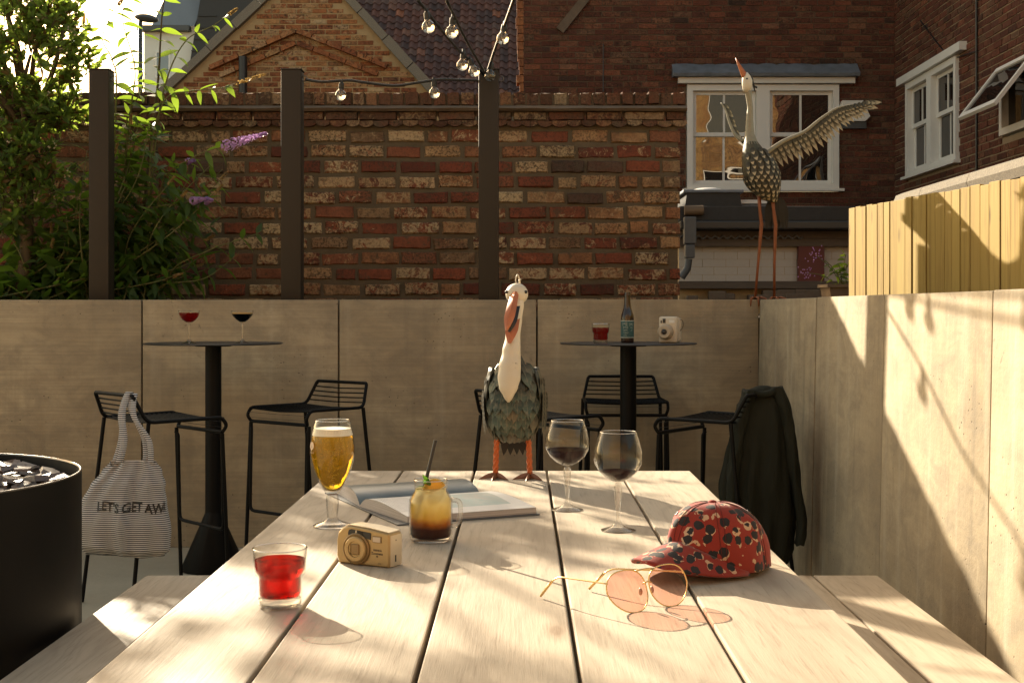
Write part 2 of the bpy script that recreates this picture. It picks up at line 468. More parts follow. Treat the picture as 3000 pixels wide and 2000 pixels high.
# clear glass that also lets the sunlight through
def glass(name, tint=(0.97, 0.97, 0.95), ior=1.5, solid=0.0, gl=1.0):
    t = NT(name)
    fc = t.n('LayerWeight', Blend=.5).outputs['Facing']
    f0 = ((ior - 1) / (ior + 1)) ** 2
    fr = t.math('MULTIPLY', t.math('ADD', f0, t.math('MULTIPLY', t.math('POWER', fc, 4.4), 1 - f0)), gl, clamp=True)
    tr = t.n('BsdfTransparent'); t.set(tr.inputs[0], tint)
    base = tr.outputs[0]
    if solid > 0:
        rf = t.n('BsdfRefraction', Roughness=0.0, IOR=1.45); t.set(rf.inputs[0], tint)
        m0 = t.n('MixShader'); t.set(m0.inputs[0], solid); t.set(m0.inputs[1], base); t.set(m0.inputs[2], rf.outputs[0])
        base = m0.outputs[0]
    g = t.n('BsdfGlossy', Roughness=0.015)
    mx = t.n('MixShader'); t.set(mx.inputs[0], fr); t.set(mx.inputs[1], base); t.set(mx.inputs[2], g.outputs[0])
    return t.done(mx.outputs[0])
M['glass'] = glass('clear_glass', (0.98, 0.975, 0.955), 1.32, 0.0, 1.0)
M['glass_rim'] = glass('polished_glass_rim', (0.97, 0.965, 0.95), 2.6, 0.0, 2.6)
M['glass_solid'] = glass('thick_clear_glass', (0.99, 0.985, 0.97), 1.5, 0.2, 1.5)
M['glass_brown'] = glass('brown_bottle_glass', (0.09, 0.035, 0.012), 1.5, 0.0)
M['lens_pink'] = glass('rose_tinted_lens', (0.90, 0.58, 0.50), 1.4, 0.0)
M['bulb_glass'] = glass('bulb_glass', (0.96, 0.93, 0.85), 1.6, 0.5, 1.6)

def window_glass():
    t = NT('window_glass')
    g = t.n('BsdfGlossy', Roughness=0.01); t.set(g.inputs[0], (0.9, 0.9, 0.9))
    d = t.n('BsdfDiffuse'); t.set(d.inputs[0], (0.012, 0.010, 0.009))
    nz = t.noise(t.coords((1, 1, 1.3)), 1.1, 2)
    nm = t.bump(nz, 0.12, 0.05)
    t.set(g.inputs['Normal'], nm)
    fr = t.math('MAXIMUM', t.n('Fresnel', IOR=1.5).outputs[0], 0.16)
    mx = t.n('MixShader'); t.set(mx.inputs[0], fr); t.set(mx.inputs[1], d.outputs[0]); t.set(mx.inputs[2], g.outputs[0])
    return t.done(mx.outputs[0])
M['pane'] = window_glass()

def liquid(name, tint, glow, gw=0.3, rf=0.45, grad=None):
    """coloured drink: transparent tint, some refraction and some scatter inside"""
    t = NT(name)
    tc, gc = tint, glow
    if grad:
        z = t.n('SeparateXYZ', Vector=t.n('TexCoord').outputs['Object']).outputs[2]
        zz = t.math('ADD', z, t.math('MULTIPLY', t.math('SUBTRACT', t.noise(t.coords(kind='obj'), 30, 3), 0.5), 0.012))
        f = t.math('DIVIDE', t.math('SUBTRACT', zz, grad[0]), grad[1] - grad[0], clamp=True)
        tc = t.ramp(f, grad[2]); gc = t.ramp(f, grad[3])
    tr = t.n('BsdfTransparent'); t.set(tr.inputs[0], tc)
    rr = t.n('BsdfRefraction', Roughness=0.02, IOR=1.33); t.set(rr.inputs[0], tc)
    tl = t.n('BsdfTranslucent'); t.set(tl.inputs[0], gc)
    m1 = t.n('MixShader'); t.set(m1.inputs[0], rf); t.set(m1.inputs[1], tr.outputs[0]); t.set(m1.inputs[2], rr.outputs[0])
    m2 = t.n('MixShader'); t.set(m2.inputs[0], gw); t.set(m2.inputs[1], m1.outputs[0]); t.set(m2.inputs[2], tl.outputs[0])
    gl = t.n('BsdfGlossy', Roughness=0.03)
    fc = t.n('LayerWeight', Blend=.5).outputs['Facing']
    fr = t.math('ADD', .02, t.math('MULTIPLY', t.math('POWER', fc, 5.0), .5))
    m3 = t.n('MixShader'); t.set(m3.inputs[0], fr); t.set(m3.inputs[1], m2.outputs[0]); t.set(m3.inputs[2], gl.outputs[0])
    return t.done(m3.outputs[0])
M['red_drink'] = liquid('red_drink', (0.74, 0.048, 0.006), (0.95, 0.13, 0.012), 0.08, 0.75)
M['red_drink_far'] = liquid('crimson_drink', (0.55, 0.05, 0.03), (0.6, 0.05, 0.02), 0.45, 0.2)
M['beer'] = liquid('lager', (0.98, 0.78, 0.17), (0.98, 0.68, 0.06), 0.16, 0.8)
M['wine'] = liquid('red_wine', (0.085, 0.006, 0.010), (0.16, 0.008, 0.012), 0.2, 0.3)
M['coffee_drink'] = liquid('espresso_drink', (0.02, 0.008, 0.003), (0.02, 0.008, 0.004), 0.6, 0.2)
M['layered_drink'] = liquid('layered_iced_drink', None, None, 0.72, 0.4, (0.004, 0.095,
    [(0.0, (0.06, 0.01, 0.004)), (0.26, (0.16, 0.03, 0.008)), (0.36, (0.6, 0.22, 0.02)), (0.5, (0.95, 0.76, 0.30)), (1.0, (0.98, 0.95, 0.78))],
    [(0.0, (0.03, 0.006, 0.003)), (0.26, (0.10, 0.02, 0.005)), (0.36, (0.65, 0.22, 0.01)), (0.5, (1.0, 0.76, 0.22)), (1.0, (1.0, 0.94, 0.66))]))
M['foam'] = plain('beer_foam', (0.86, 0.80, 0.66), 0.8, 0.0, 0.06, 300)
M['crema'] = plain('coffee_crema', (0.55, 0.36, 0.15), 0.7, 0.0, 0.1, 200)
# ------------------------------------------------------------------ ground
WALL_X, WALL_Y, WALL_TOP = 1.2066, 6.638, 1.255
g = MB().add([(-150, -150, 0), (150, -150, 0), (150, 250, 0), (-150, 250, 0)], [(0, 1, 2, 3)])
tag(obj('ground', g, M['paving']), 'pale concrete patio floor', 'ground', kind='structure')
TZ = 1.16
g = MB()
g.box(-40, 60, WALL_Y + 0.15, 120, 0.02, TZ)
g.box(WALL_X + 0.19, 60, -20, WALL_Y + 0.149, 0.02, TZ - 0.002)
tag(obj('terrain', g, M['soil']), 'raised ground behind the retaining walls', 'ground', kind='structure')

# ------------------------------------------------------------------ concrete retaining walls, panel by panel
def concrete_wall(name, label, edges, horizontal):
    w = thing(name, label, 'wall', (edges[0], WALL_Y, 0) if horizontal else (WALL_X, edges[0], 0))
    for a, b in zip(edges, edges[1:]):
        mb = MB()
        j = 0.004
        lo, hi = min(a, b) + j, max(a, b) - j
        t1, t2 = rnd.uniform(-.002, .002), rnd.uniform(0, .003)
        if horizontal:
            mb.box(lo - edges[0], hi - edges[0], t2, .14, 0, WALL_TOP + t1, .005)
        else:
            mb.box(t2, .15, lo - edges[0], hi - edges[0], 0, WALL_TOP + t1, .005)
            mb.v = [(x - 0.026 * (1 - z / WALL_TOP), y, z) for x, y, z in mb.v]
        obj('panel', mb, M['concrete' if horizontal else 'concrete_side'], w, True, 30)
    return w
concrete_wall('concrete_wall', 'brown grey concrete panel wall behind the two bar tables', [-5.9, -4.9, -3.917, -2.92, -1.922, -0.925, 0.0795, WALL_X], True)
concrete_wall('concrete_wall', 'sunlit concrete panel wall along the right side of the bench', [6.634, 5.363, 4.36, 3.356, 2.355, 1.355, 0.355, -0.645, -1.645], False)

# ------------------------------------------------------------------ garden brick wall
def brick_variant(seed, chip=0.055):
    """unit brick: x and z from -.5 to .5, front at y = -1, back at y = 0, worn arrises"""
    r = random.Random(seed)
    def ring(y, ins, jit, n=5):
        pts = []
        for k in range(n): pts.append((-0.5 + k / n, -0.5))
        pts.append((0.5, -0.5)); pts.append((0.5, 0.0))
        for k in range(n): pts.append((0.5 - k / n, 0.5))
        pts.append((-0.5, 0.5)); pts.append((-0.5, 0.0))
        out = []
        for x, z in pts:
            sx, sz = 1 - 2 * ins * 0.33, 1 - 2 * ins
            out.append((x * sx + r.uniform(-jit, jit) * .35, y, z * sz + r.uniform(-jit, jit)))
        return out
    mb = MB()
    mb.loops([ring(0, 0.0, 0.0), ring(-0.62, 0.0, chip), ring(-1.0 + r.uniform(-.05, .05), 0.085, chip * 1.2)], False, True)
    return mb
BRICKS = {}
def brick_meshes(key, m, n=9, chip=0.055):
    if key not in BRICKS:
        BRICKS[key] = []
        for k in range(n):
            me = brick_variant(100 + k, chip).mesh('brick', True, 40); me.materials.append(m); BRICKS[key].append(me)
    return BRICKS[key]

BWY = 7.68                                   # face of the garden wall
bw = thing('garden_wall', 'old red and cream brick garden wall with tile course and brick on edge coping', 'wall', (0, BWY, TZ))
BX0, BX1 = -3.95, 0.93
obj('mortar_core', MB().box(BX0 - 1.0, BX1 - .012, 0.0035, 0.17, -0.1, 2.30 - TZ), M['mortar'], bw)
ms = brick_meshes('garden', M['wall_brick'], 12)
z = 1.20
row = 0
while z < 2.27:
    x = BX0 + (0.0 if row % 2 else 0.112) + rnd.uniform(-.03, .03)
    while x < BX1:
        l = 0.205 + rnd.uniform(-.018, .016)
        if rnd.random() < .09: l *= 0.55
        if x + l > BX1 - .03: l = BX1 - x
        if l > 0.05:
            h = 0.066 + rnd.uniform(-.005, .004)
            o = link('brick', rnd.choice(ms), None, bw, (x + l / 2, 0.012 + rnd.uniform(-.002, .003), z - TZ + h / 2 + rnd.uniform(-.004, .004)),
                     (0, R(rnd.uniform(-.9, .9)), 0), (l, 0.020 + rnd.uniform(-.005, .004), h))
        x += l + 0.021 + rnd.uniform(-.005, .008)
    z += 0.0894
    row += 1
# tile course, ledge and brick on edge coping
zt = 2.285 - TZ
tile = MB()
prof = [(-0.5 + i / 8, -0.016 * math.sin(math.pi * i / 8) ** 0.8) for i in range(9)]
rings = []
for y in (0.0, -1.0):
    rings.append([(x, y, zz) for x, zz in prof] + [(x, y, 0.02) for x, zz in reversed(prof)])
tile.loops(rings)
tile_me = tile.mesh('creasing_tile', True, 50); tile_me.materials.append(M['cope_brick'])
x = BX0
while x < BX1 - .02:
    l = 0.083 + rnd.uniform(-.006, .006)
    link('creasing_tile', tile_me, None, bw, (x + l / 2, 0.03, zt + rnd.uniform(-.003, .003)), (0, R(rnd.uniform(-2, 2)), 0), (l, 0.062 + rnd.uniform(-.006, .006), 1))
    x += l + .003
mc = brick_meshes('cope', M['cope_brick'], 8, 0.05)
x = BX0
while x < BX1 - .03:
    l = min(0.215 + rnd.uniform(-.03, .02), BX1 + .02 - x)
    link('brick', rnd.choice(mc), None, bw, (x + l / 2, 0.02, zt + 0.048), (0, R(rnd.uniform(-1, 1)), 0), (l, 0.045 + rnd.uniform(-.004, .004), 0.05))
    x += l + .012
led = MB()
n = 60
rings = []
for i in range(n + 1):
    xx = BX0 - 1 + (BX1 + .035 - BX0 + 1) * i / n
    dz = [rnd.uniform(-.006, .005) for _ in range(6)]
    rings.append([(xx, 0.19, zt + .074), (xx, -.046, zt + .074 + dz[0] * .4), (xx, -.062 + dz[1] * .6, zt + .088 + dz[2] * .5), (xx, -.046 + dz[3], zt + .101 + dz[4]), (xx, -.02, zt + .108), (xx, .19, zt + .110)])
led.loops(rings)
obj('ledge', led, M['stone_ledge'], bw, True, 35)
x = BX0
while x < BX1 - .0:
    l = 0.068 + rnd.uniform(-.01, .012)
    link('brick', rnd.choice(mc), None, bw, (x + l / 2, 0.17, zt + 0.153 + rnd.uniform(-.004, .004)), (0, R(rnd.uniform(-1.5, 1.5)), 0), (l, 0.165 + rnd.uniform(-.01, .015), 0.083))
    x += l + .011
obj('coping_mortar', MB().box(BX0 - 1, BX1 - .01, 0.02, 0.168, zt + .1105, zt + .180), M['mortar'], bw)

# ------------------------------------------------------------------ steel posts of the light strings
POSTS = []
for px, wpx, lab in ((298, 66, 'brown steel post among the leaves, leftmost of the three'), (857, 62, 'brown steel post left of the orange gable, middle of the three'), (1432, 58, 'brown steel post holding the gathered light strings')):
    Y = 6.86
    X = (px - CX) * Y / FPX
    top = EYE + (CY - 206) * Y / FPX
    p = thing('steel_post', lab, 'post', (X, Y, TZ), 0, 'steel posts behind the concrete wall')
    hw = 0.052
    obj('shaft', MB().box(-hw, hw, -hw, hw, 0, top - TZ - .006, .006), M['post'], p, True, 30)
    obj('cap', MB().box(-hw - .003, hw + .003, -hw - .003, hw + .003, top - TZ - .006, top - TZ, .002), M['post'], p)
    ey = MB(); ey.tube([(hw + .012 + .014 * math.cos(a), 0, top - TZ - .045 + .014 * math.sin(a)) for a in [2 * math.pi * k / 12 for k in range(12)]], .003, 6, True)
    obj('eye_bolt', ey, M['pit_rim'], p, True)
    POSTS.append(Vector((X, Y, top)))

# ------------------------------------------------------------------ brick houses
def far_brick(m):
    k = m.name
    if k not in BRICKS:
        mb = MB().box(-.5, .5, -1, 0, -.5, .5)
        mb.f = [f for f in mb.f if not all(abs(mb.v[i][1]) < 1e-6 for i in f)]
        me = mb.mesh('brick'); me.materials.append(m); BRICKS[k] = me
    return BRICKS[k]
def brickwork(house, W, z0, z1, bl, bh, jt, m, mm, openings, view, inside=None, limit=300, proud=0.009, seed=3):
    """face of a wall in local x (along), -y (out), z; bricks in view singly, the rest in one mass"""
    r = random.Random(seed)
    me = far_brick(m)
    items = []
    z = z0; row = 0
    while z + bh < z1:
        x = (0 if row % 2 else -(bl + jt) / 2) + r.uniform(-.01, .01)
        while x < W:
            l = bl + r.uniform(-.012, .012)
            a, b = max(x, 0.0), min(x + l, W)
            cx, cz = (a + b) / 2, z + bh / 2
            bad = b - a < 0.03
            for (u0, u1, v0, v1) in openings:
                if z + bh > v0 and z < v1 and b > u0 and a < u1:
                    if a < u0 and u0 - a > .03: b = u0 - .004
                    elif b > u1 and b - u1 > .03: a = u1 + .004
                    else: bad = True
            cx = (a + b) / 2
            if inside and not (inside(a, cz + bh / 2) and inside(b, cz + bh / 2) and inside(a, cz - bh / 2) and inside(b, cz - bh / 2)): bad = True
            if not bad:
                items.append((cx, cz + r.uniform(-.002, .002), b - a, bh + r.uniform(-.004, .003), proud + r.uniform(-.003, .004)))
            x += l + jt
        z += bh + jt; row += 1
    vis = [i for i in items if view[0] <= i[0] <= view[1] and view[2] <= i[1] <= view[3]]
    vis.sort(key=lambda i: (i[0] - (view[0] + view[1]) / 2) ** 2 + (i[1] - (view[2] + view[3]) / 2) ** 2)
    single = vis[:limit]
    ids = set(single)
    for cx, cz, l, h, d in single:
        link('brick', me, None, house, (cx, 0.004, cz), None, (l, d + .004, h))
    rest = MB()
    for it in items:
        if it in ids: continue
        cx, cz, l, h, d = it
        rest.add([(cx + sx * l / 2, yy, cz + sz * h / 2) for yy in (-d, 0.004) for sz in (-1, 1) for sx in (-1, 1)], [(0, 1, 3, 2), (0, 4, 5, 1), (2, 3, 7, 6), (0, 2, 6, 4), (1, 5, 7, 3)])
    if rest.v:
        tag(obj('brickwork', rest, mm, house), kind='stuff')
def wall_core(W, z0, z1, openings, y0=0.0, y1=0.30):
    xs = sorted({0.0, W, *[o[0] for o in openings], *[o[1] for o in openings]})
    zs = sorted({z0, z1, *[o[2] for o in openings], *[o[3] for o in openings]})
    mb = MB()
    for a, b in zip(xs, xs[1:]):
        for c, d in zip(zs, zs[1:]):
            mx, mz = (a + b) / 2, (c + d) / 2
            if any(o[0] < mx < o[1] and o[2] < mz < o[3] for o in openings): continue
            mb.box(a, b, y0, y1, c, d)
    return mb
def frame_mb(x0, x1, z0, z1, w, y0, y1, wb=None):
    wb = wb or w
    mb = MB()
    mb.box(x0, x0 + w, y0, y1, z0, z1); mb.box(x1 - w, x1, y0, y1, z0, z1)
    mb.box(x0 + w, x1 - w, y0, y1, z1 - w, z1); mb.box(x0 + w, x1 - w, y0, y1, z0, z0 + wb)
    return mb
def sash_window(house, x0, x1, z0, z1, cols=2):
    """painted box sash window with two lights side by side"""
    w = obj('window', frame_mb(x0, x1, z0, z1, 0.075, -0.045, 0.10, .06), M['white_paint'], house)
    xm = (x0 + x1) / 2
    obj('mullion', MB().box(xm - .085, xm + .085, -0.048, 0.10, z0 + .06, z1 - .075), M['white_paint'], w)
    obj('sill', MB().box(x0 - .06, x1 + .06, -0.085, 0.05, z0 - .035, z0 - .001), M['white_paint'], w)
    for a, b in ((x0 + .076, xm - .086), (xm + .086, x1 - .076)):
        zm = (z0 + z1) / 2 + .03
        for (c, d, y) in ((zm - .02, z1 - .077, 0.02), (z0 + .061, zm + .02, 0.05)):
            obj('sash', frame_mb(a + .002, b - .002, c, d, .045, y, y + .03, .05), M['white_paint'], w)
            bx = (a + b) / 2
            obj('glazing_bar', MB().box(bx - .014, bx + .014, y + .003, y + .027, c + .051, d - .046), M['white_paint'], w)
            for p, q in ((a + .047, bx - .0145), (bx + .0145, b - .047)):
                obj('pane', MB().box(p, q, y + .014, y + .018, c + .051, d - .046), M['pane'], w)
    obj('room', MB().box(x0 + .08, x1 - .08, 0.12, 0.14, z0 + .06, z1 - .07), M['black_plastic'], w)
    return w

# dark house at the back right
HY = 16.7
def hx(px, Y=HY): return (px - CX) * Y / FPX
def hz(py, Y=HY): return EYE + (CY - py) * Y / FPX
h1 = thing('brick_house', 'dark brown brick house with white double sash window under a lead hood', 'house', (hx(1535), HY, TZ))
X0 = hx(1535)
W1 = hx(2622) - X0
wx0, wx1, wz0, wz1 = hx(2012) - X0, hx(2456) - X0, hz(553) - TZ, hz(250) - TZ
op = [(wx0 - .01, wx1 + .01, wz0 - .04, wz1 + .005)]
obj('wall', wall_core(W1, -.05, 6.4, op), M['mortar_dark'], h1)
brickwork(h1, W1, 0.5, 6.35, 0.215, 0.062, 0.012, M['house_brick'], M['house_brick_m'], op, (0.0, W1, hz(560) - TZ, hz(20) - TZ), limit=300)
sash_window(h1, wx0, wx1, wz0, wz1)
lb = MB().box(hx(1985) - X0, hx(2500) - X0, -.10, .02, wz1 + .012, wz1 + .085)
obj('lintel_board', lb, M['white_paint'], h1)
hood = MB()
rings = []
nx = 30
for i in range(nx + 1):
    t = i / nx
    x = (hx(1968) + (hx(2510) - hx(1968)) * t) - X0
    j = [rnd.uniform(-.008, .008) for _ in range(4)]
    rings.append([(x, .0, wz1 + .09), (x, -.17, wz1 + .088 + j[0] * .4), (x, -.185, wz1 + .125 + j[1] * .5), (x, -.10 + j[2], wz1 + .20), (x, .0, wz1 + .275 + j[3] * 1.5)])
hood.loops(rings)
obj('lead_hood', hood, M['lead'], h1, True, 30)
obj('roof', MB().prism([(-.4, 6.4), (W1 + .4, 6.4), (W1 + .4, 6.55), (-.4, 6.55)], -.4, 6), M['dark_slate'], h1)
# ragged sunlit quoin at the left end and old roof scar above
q = MB(); z = 2.6
while z < 5.3:
    q.box(-.055 - rnd.uniform(0, .05), -.002, -.02, .25, z, z + .10, .01); z += .105
obj('quoin', q, M['gable_brick'], h1)
sc = MB()
a, b = Vector((hx(1640) - X0, -.03, hz(92) - TZ)), Vector((hx(1745) - X0, -.03, hz(-40) - TZ))
d = (b - a).normalized(); pn = Vector((-d.z, 0, d.x)) * .055
for yy0, yy1 in ((-.06, -.001),):
    vs = [a - pn, b - pn, b + pn, a + pn]
    sc.add([(v.x, yy0, v.z) for v in vs] + [(v.x, yy1, v.z) for v in vs], [(0, 1, 2, 3), (7, 6, 5, 4), (0, 4, 5, 1), (1, 5, 6, 2), (2, 6, 7, 3), (3, 7, 4, 0)])
obj('flashing_scar', sc, M['stone_ledge'], h1)
cb = MB().tube([(hx(1767) - X0, -.02, hz(270) - TZ), (hx(1767) - X0, -.02, hz(130) - TZ)], .006, 6)
obj('cable', cb, M['grey_plastic'], h1)
# alarm box
ab = thing('alarm_box', 'white six sided alarm box on the dark brick wall', 'alarm box', (hx(2495), HY - .012, hz(335)))
pts = [(-.14, .16), (.12, .16), (.21, -.04), (.15, -.10), (-.17, -.10), (-.20, -.02)]
obj('cover', MB().prism([(x, z) for x, z in pts], -.09, 0), M['white_paint'], ab, False)
obj('backplate', MB().box(-.15, .17, -.06, 0, -.19, -.101), M['grey_plastic'], ab)
tm = text_mesh('=-=|=', .085, .001, bold=.002)
link('lettering', tm, M['black_plastic'], ab, (0.01, -.0925, -.03), (R(90), 0, 0))

# wing that comes forward on the right
WX = hx(2622)
h2 = thing('brick_house', 'brick wing at the right edge with white sash window and open casement', 'house', (WX, HY, TZ), R(-90))
def wy(px): return WX * FPX / (px - CX)           # distance of a point on the wing's wall
def wu(px): return HY - wy(px)
def wz(px, py): return EYE + (CY - py) * wy(px) / FPX - TZ
W2 = HY - 9.0
su0, su1 = wu(2662), wu(2811)
sz0, sz1 = wz(2662, 519), wz(2662, 248)
cu0, cu1 = wu(2938), wu(3060)
cz0, cz1 = wz(2940, 399), wz(2940, 205)
ops = [(su0 - .01, su1 + .01, sz0 - .04, sz1 + .005), (cu0 - .01, cu1 + .01, cz0 - .02, cz1 + .01)]
obj('wall', wall_core(W2, -.05, 6.4, ops), M['mortar_side'], h2)
brickwork(h2, W2, 0.7, 6.35, 0.215, 0.061, 0.014, M['house_brick'], M['house_brick_m'], ops, (0.1, wu(3010), wz(2800, 480), wz(2800, -5)), limit=300, seed=5)
sash_window(h2, su0, su1, sz0, sz1)
obj('lintel_board', MB().box(su0 - .22, su1 + .26, -.09, .02, sz1 + .008, sz1 + .10), M['white_paint'], h2)
cw = obj('window', frame_mb(cu0, cu1, cz0, cz1, .07, -.04, .10), M['white_paint'], h2)
obj('pane', MB().box(cu0 + .071, cu1 - .071, .03, .034, cz0 + .071, cz1 - .071), M['pane'], cw)
# casement swung out, hinged along its top
cs = MB().join(frame_mb(cu0 + .02, cu1 - .02, -(cz1 - cz0) + .03, 0, .06, -.035, 0))
tilt = Matrix.Translation((0, -.045, cz1 - .01)) @ Matrix.Rotation(R(-38), 4, 'X')
obj('sash', cs.xf(tilt), M['white_paint'], cw)
obj('pane', MB().box(cu0 + .081, cu1 - .081, -.02, -.016, -(cz1 - cz0) + .091, -.061).xf(tilt), M['pane'], cw)
cb = MB().tube([(wu(2868), -.025, .6), (wu(2868), -.025, 6.2)], .012, 6)
obj('cable', cb, M['black_plastic'], h2)
cb = MB().tube([(wu(2700), -.02, wz(2700, 60)), (wu(2745), -.02, wz(2745, 120)), (wu(2790), -.02, wz(2790, 175)), (wu(2870), -.03, wz(2870, 150))], .007, 6)
obj('cable', cb, M['black_plastic'], h2)
obj('roof', MB().box(-.3, W2, -.4, 5, 6.4, 6.55), M['dark_slate'], h2)

# ------------------------------------------------------------------ orange gable
GY = 17.0
def gx(px): return (px - CX) * GY / FPX
def gz(py): return EYE + (CY - py) * GY / FPX - TZ
gh = thing('gable_house', 'orange brick gable end with stone edged slopes and small brick pediment', 'house', (gx(400), GY, TZ))
GX0 = gx(400)
ax, az = gx(909) - GX0, gz(-122)
L = (gx(495) - GX0, gz(264)); Rr = (gx(1256) - GX0, gz(261))
sl = (az - L[1]) / (ax - L[0]); sr = (az - Rr[1]) / (Rr[0] - ax)
GW = gx(1345) - GX0
el = az - sl * ax; er = az - sr * (GW - ax)
outline = [(0, -.05), (GW, -.05), (GW, er), (ax, az), (0, el)]
obj('wall', MB().prism(outline, 0, 0.30), M['mortar_pale'], gh)
def in_gable(x, z): return z < az - sl * (ax - x) - .06 if x < ax else z < az - sr * (x - ax) - .06
brickwork(gh, GW, 1.9, az, 0.19, 0.052, 0.016, M['gable_brick'], M['gable_brick_m'], [], (gx(520) - GX0, gx(1245) - GX0, gz(268), gz(-20)), in_gable, 300, seed=9)
for sgn, (p, q2) in (('l', ((0, el), (ax, az))), ('r', ((ax, az), (GW, er)))):
    # raked coping in single slabs
    A, B = Vector((p[0], 0, p[1])), Vector((q2[0], 0, q2[1]))
    Ln = (B - A).length; d = (B - A).normalized(); up = Vector((-d.z, 0, d.x))
    k = int(Ln / .42)
    for i in range(k):
        a = A + d * (Ln * i / k + .006); b = A + d * (Ln * (i + 1) / k - .006)
        lo, hi = -.035 + rnd.uniform(-.006, .006), .075 + rnd.uniform(-.01, .01)
        vs = [a + up * lo, b + up * lo, b + up * hi, a + up * hi]
        mb = MB().add([(v.x, -.10, v.z) for v in vs] + [(v.x, .36, v.z) for v in vs], [(0, 1, 2, 3), (7, 6, 5, 4), (0, 4, 5, 1), (1, 5, 6, 2), (2, 6, 7, 3), (3, 7, 4, 0)])
        obj('coping_stone', mb, M['coping'], gh)
# small pediment of two projecting brick courses
pa = (gx(870) - GX0, gz(100)); pl = (gx(621) - GX0, gz(208)); pr = (gx(1133) - GX0, gz(204))
for off, th, outp in ((0.0, .06, -.10), (-.15, .06, -.06)):
    for A2, B2 in ((pl, pa), (pa, pr)):
        A, B = Vector((A2[0], 0, A2[1] + off)), Vector((B2[0], 0, B2[1] + off))
        if off: 
            sh = .12
            if A2 is pl: A.x += sh; A.z += sh * .45
            else: B.x -= sh; B.z += sh * .45
        Ln = (B - A).length; d = (B - A).normalized(); up = Vector((-d.z, 0, d.x))
        k = max(3, int(Ln / .2))
        for i in range(k):
            a = A + d * (Ln * i / k + .005); b = A + d * (Ln * (i + 1) / k - .005)
            vs = [a, b, b + up * th, a + up * th]
            mb = MB().add([(v.x, outp, v.z) for v in vs] + [(v.x, .002, v.z) for v in vs], [(0, 1, 2, 3), (7, 6, 5, 4), (0, 4, 5, 1), (1, 5, 6, 2), (2, 6, 7, 3), (3, 7, 4, 0)])
            obj('pediment_brick', mb, M['gable_brick'], gh)
pp = MB().tube([(gx(718) - GX0, -.13, gz(420)), (gx(718) - GX0, -.13, gz(172))], .055, 10)
obj('drain_pipe', pp, M['black_plastic'], gh, True, 40)
rf = MB()
rf.add([(0, .31, el - .05), (ax, .31, az - .05), (ax, 5.5, az - .05), (0, 5.5, el - .05), (GW, .31, er - .05), (GW, 5.5, er - .05)], [(0, 1, 2, 3), (1, 4, 5, 2)])
obj('roof', rf, M['dark_slate'], gh)

# ------------------------------------------------------------------ house with pantile roof
PY = 30.0
def px_(px, Y): return (px - CX) * Y / FPX
ph = thing('tiled_house', 'house roof of dark red pantiles behind the gable', 'house', (px_(985, PY), PY, TZ))
PX0 = px_(985, PY)
PW = px_(1560, PY) - PX0
ez = EYE + (CY - 285) * PY / FPX - TZ
obj('wall', MB().box(0, PW, .15, 5, -.05, ez + .09), M['mortar_dark'], ph)
slope = R(50)
cw_, rh = 0.196, 0.245
cols = int(PW / cw_) + 1
rows = 16
prof = []
for i in range(9):
    t = i / 8
    prof.append((t * cw_ * 1.06, .038 * math.sin(2 * math.pi * t) * (1.0 if t < .5 else .75)))
pt = MB()
rings = []
for s, lift in ((0, 0.03), (rh * 1.18, 0.0)):
    rings.append([(x, s * math.cos(slope) - (zz + lift) * math.sin(slope), s * math.sin(slope) + (zz + lift) * math.cos(slope)) for x, zz in prof] +
                 [(x, s * math.cos(slope) - (zz + lift - .016) * math.sin(slope), s * math.sin(slope) + (zz + lift - .016) * math.cos(slope)) for x, zz in reversed(prof)])
pt.loops(rings)
pt_me = pt.mesh('roof_tile', True, 50); pt_me.materials.append(M['pantile'])
rlen = rows * rh
roofp = obj('roof', MB().add([(0, .03, ez - .02), (PW, .03, ez - .02), (PW, .03 + rlen * math.cos(slope), ez - .02 + rlen * math.sin(slope)), (0, .03 + rlen * math.cos(slope), ez - .02 + rlen * math.sin(slope))], [(0, 1, 2, 3)]), M['dark_slate'], ph)
cnt = 0
for r_ in range(rows):
    for c_ in range(cols):
        Yt = PY + (r_ + .5) * rh * math.cos(slope); Zt = TZ + ez + (r_ + .5) * rh * math.sin(slope)
        sx_ = CX + (PX0 + (c_ + .5) * cw_) * FPX / Yt; sy_ = CY - (Zt - EYE) * FPX / Yt
        if cnt >= 300 or sx_ > 1575 or sy_ < -40 or sy_ > 290 or sx_ < 985: continue
        if sx_ < 1250 and sy_ > (sx_ - 1020) * 1.106 + 40: continue
        link('roof_tile', pt_me, None, roofp, (c_ * cw_, r_ * rh * math.cos(slope), ez + r_ * rh * math.sin(slope) + rnd.uniform(-.006, .006)), (0, R(rnd.uniform(-.8, .8)), 0))
        cnt += 1

# ------------------------------------------------------------------ white house with slate mansard, far left
LY = 34.0
def lx(px): return (px - CX) * LY / FPX
def lz(py): return EYE + (CY - py) * LY / FPX - TZ
lh = thing('white_house', 'white rendered house with blue grey slate mansard behind the leaves', 'house', (lx(422), LY, TZ))
LX0 = lx(422)
obj('wall', MB().box(0, lx(640) - LX0, .0, 6, -.05, lz(95)), M['white_render'], lh)
obj('eaves', MB().box(-.12, lx(560) - LX0, -.25, .02, lz(95), lz(80)), M['grey_plastic'], lh)
ms_ = MB()
ms_.add([(lx(447) - LX0, -.1, lz(80)), (lx(572) - LX0, -.1, lz(80)), (lx(608) - LX0, .4, lz(-60)), (lx(492) - LX0, .4, lz(-60)),
         (lx(447) - LX0, 6, lz(80)), (lx(572) - LX0, 6, lz(80)), (lx(608) - LX0, 6, lz(-60)), (lx(492) - LX0, 6, lz(-60))], [(0, 1, 2, 3), (0, 3, 7, 4), (1, 5, 6, 2), (3, 2, 6, 7)])
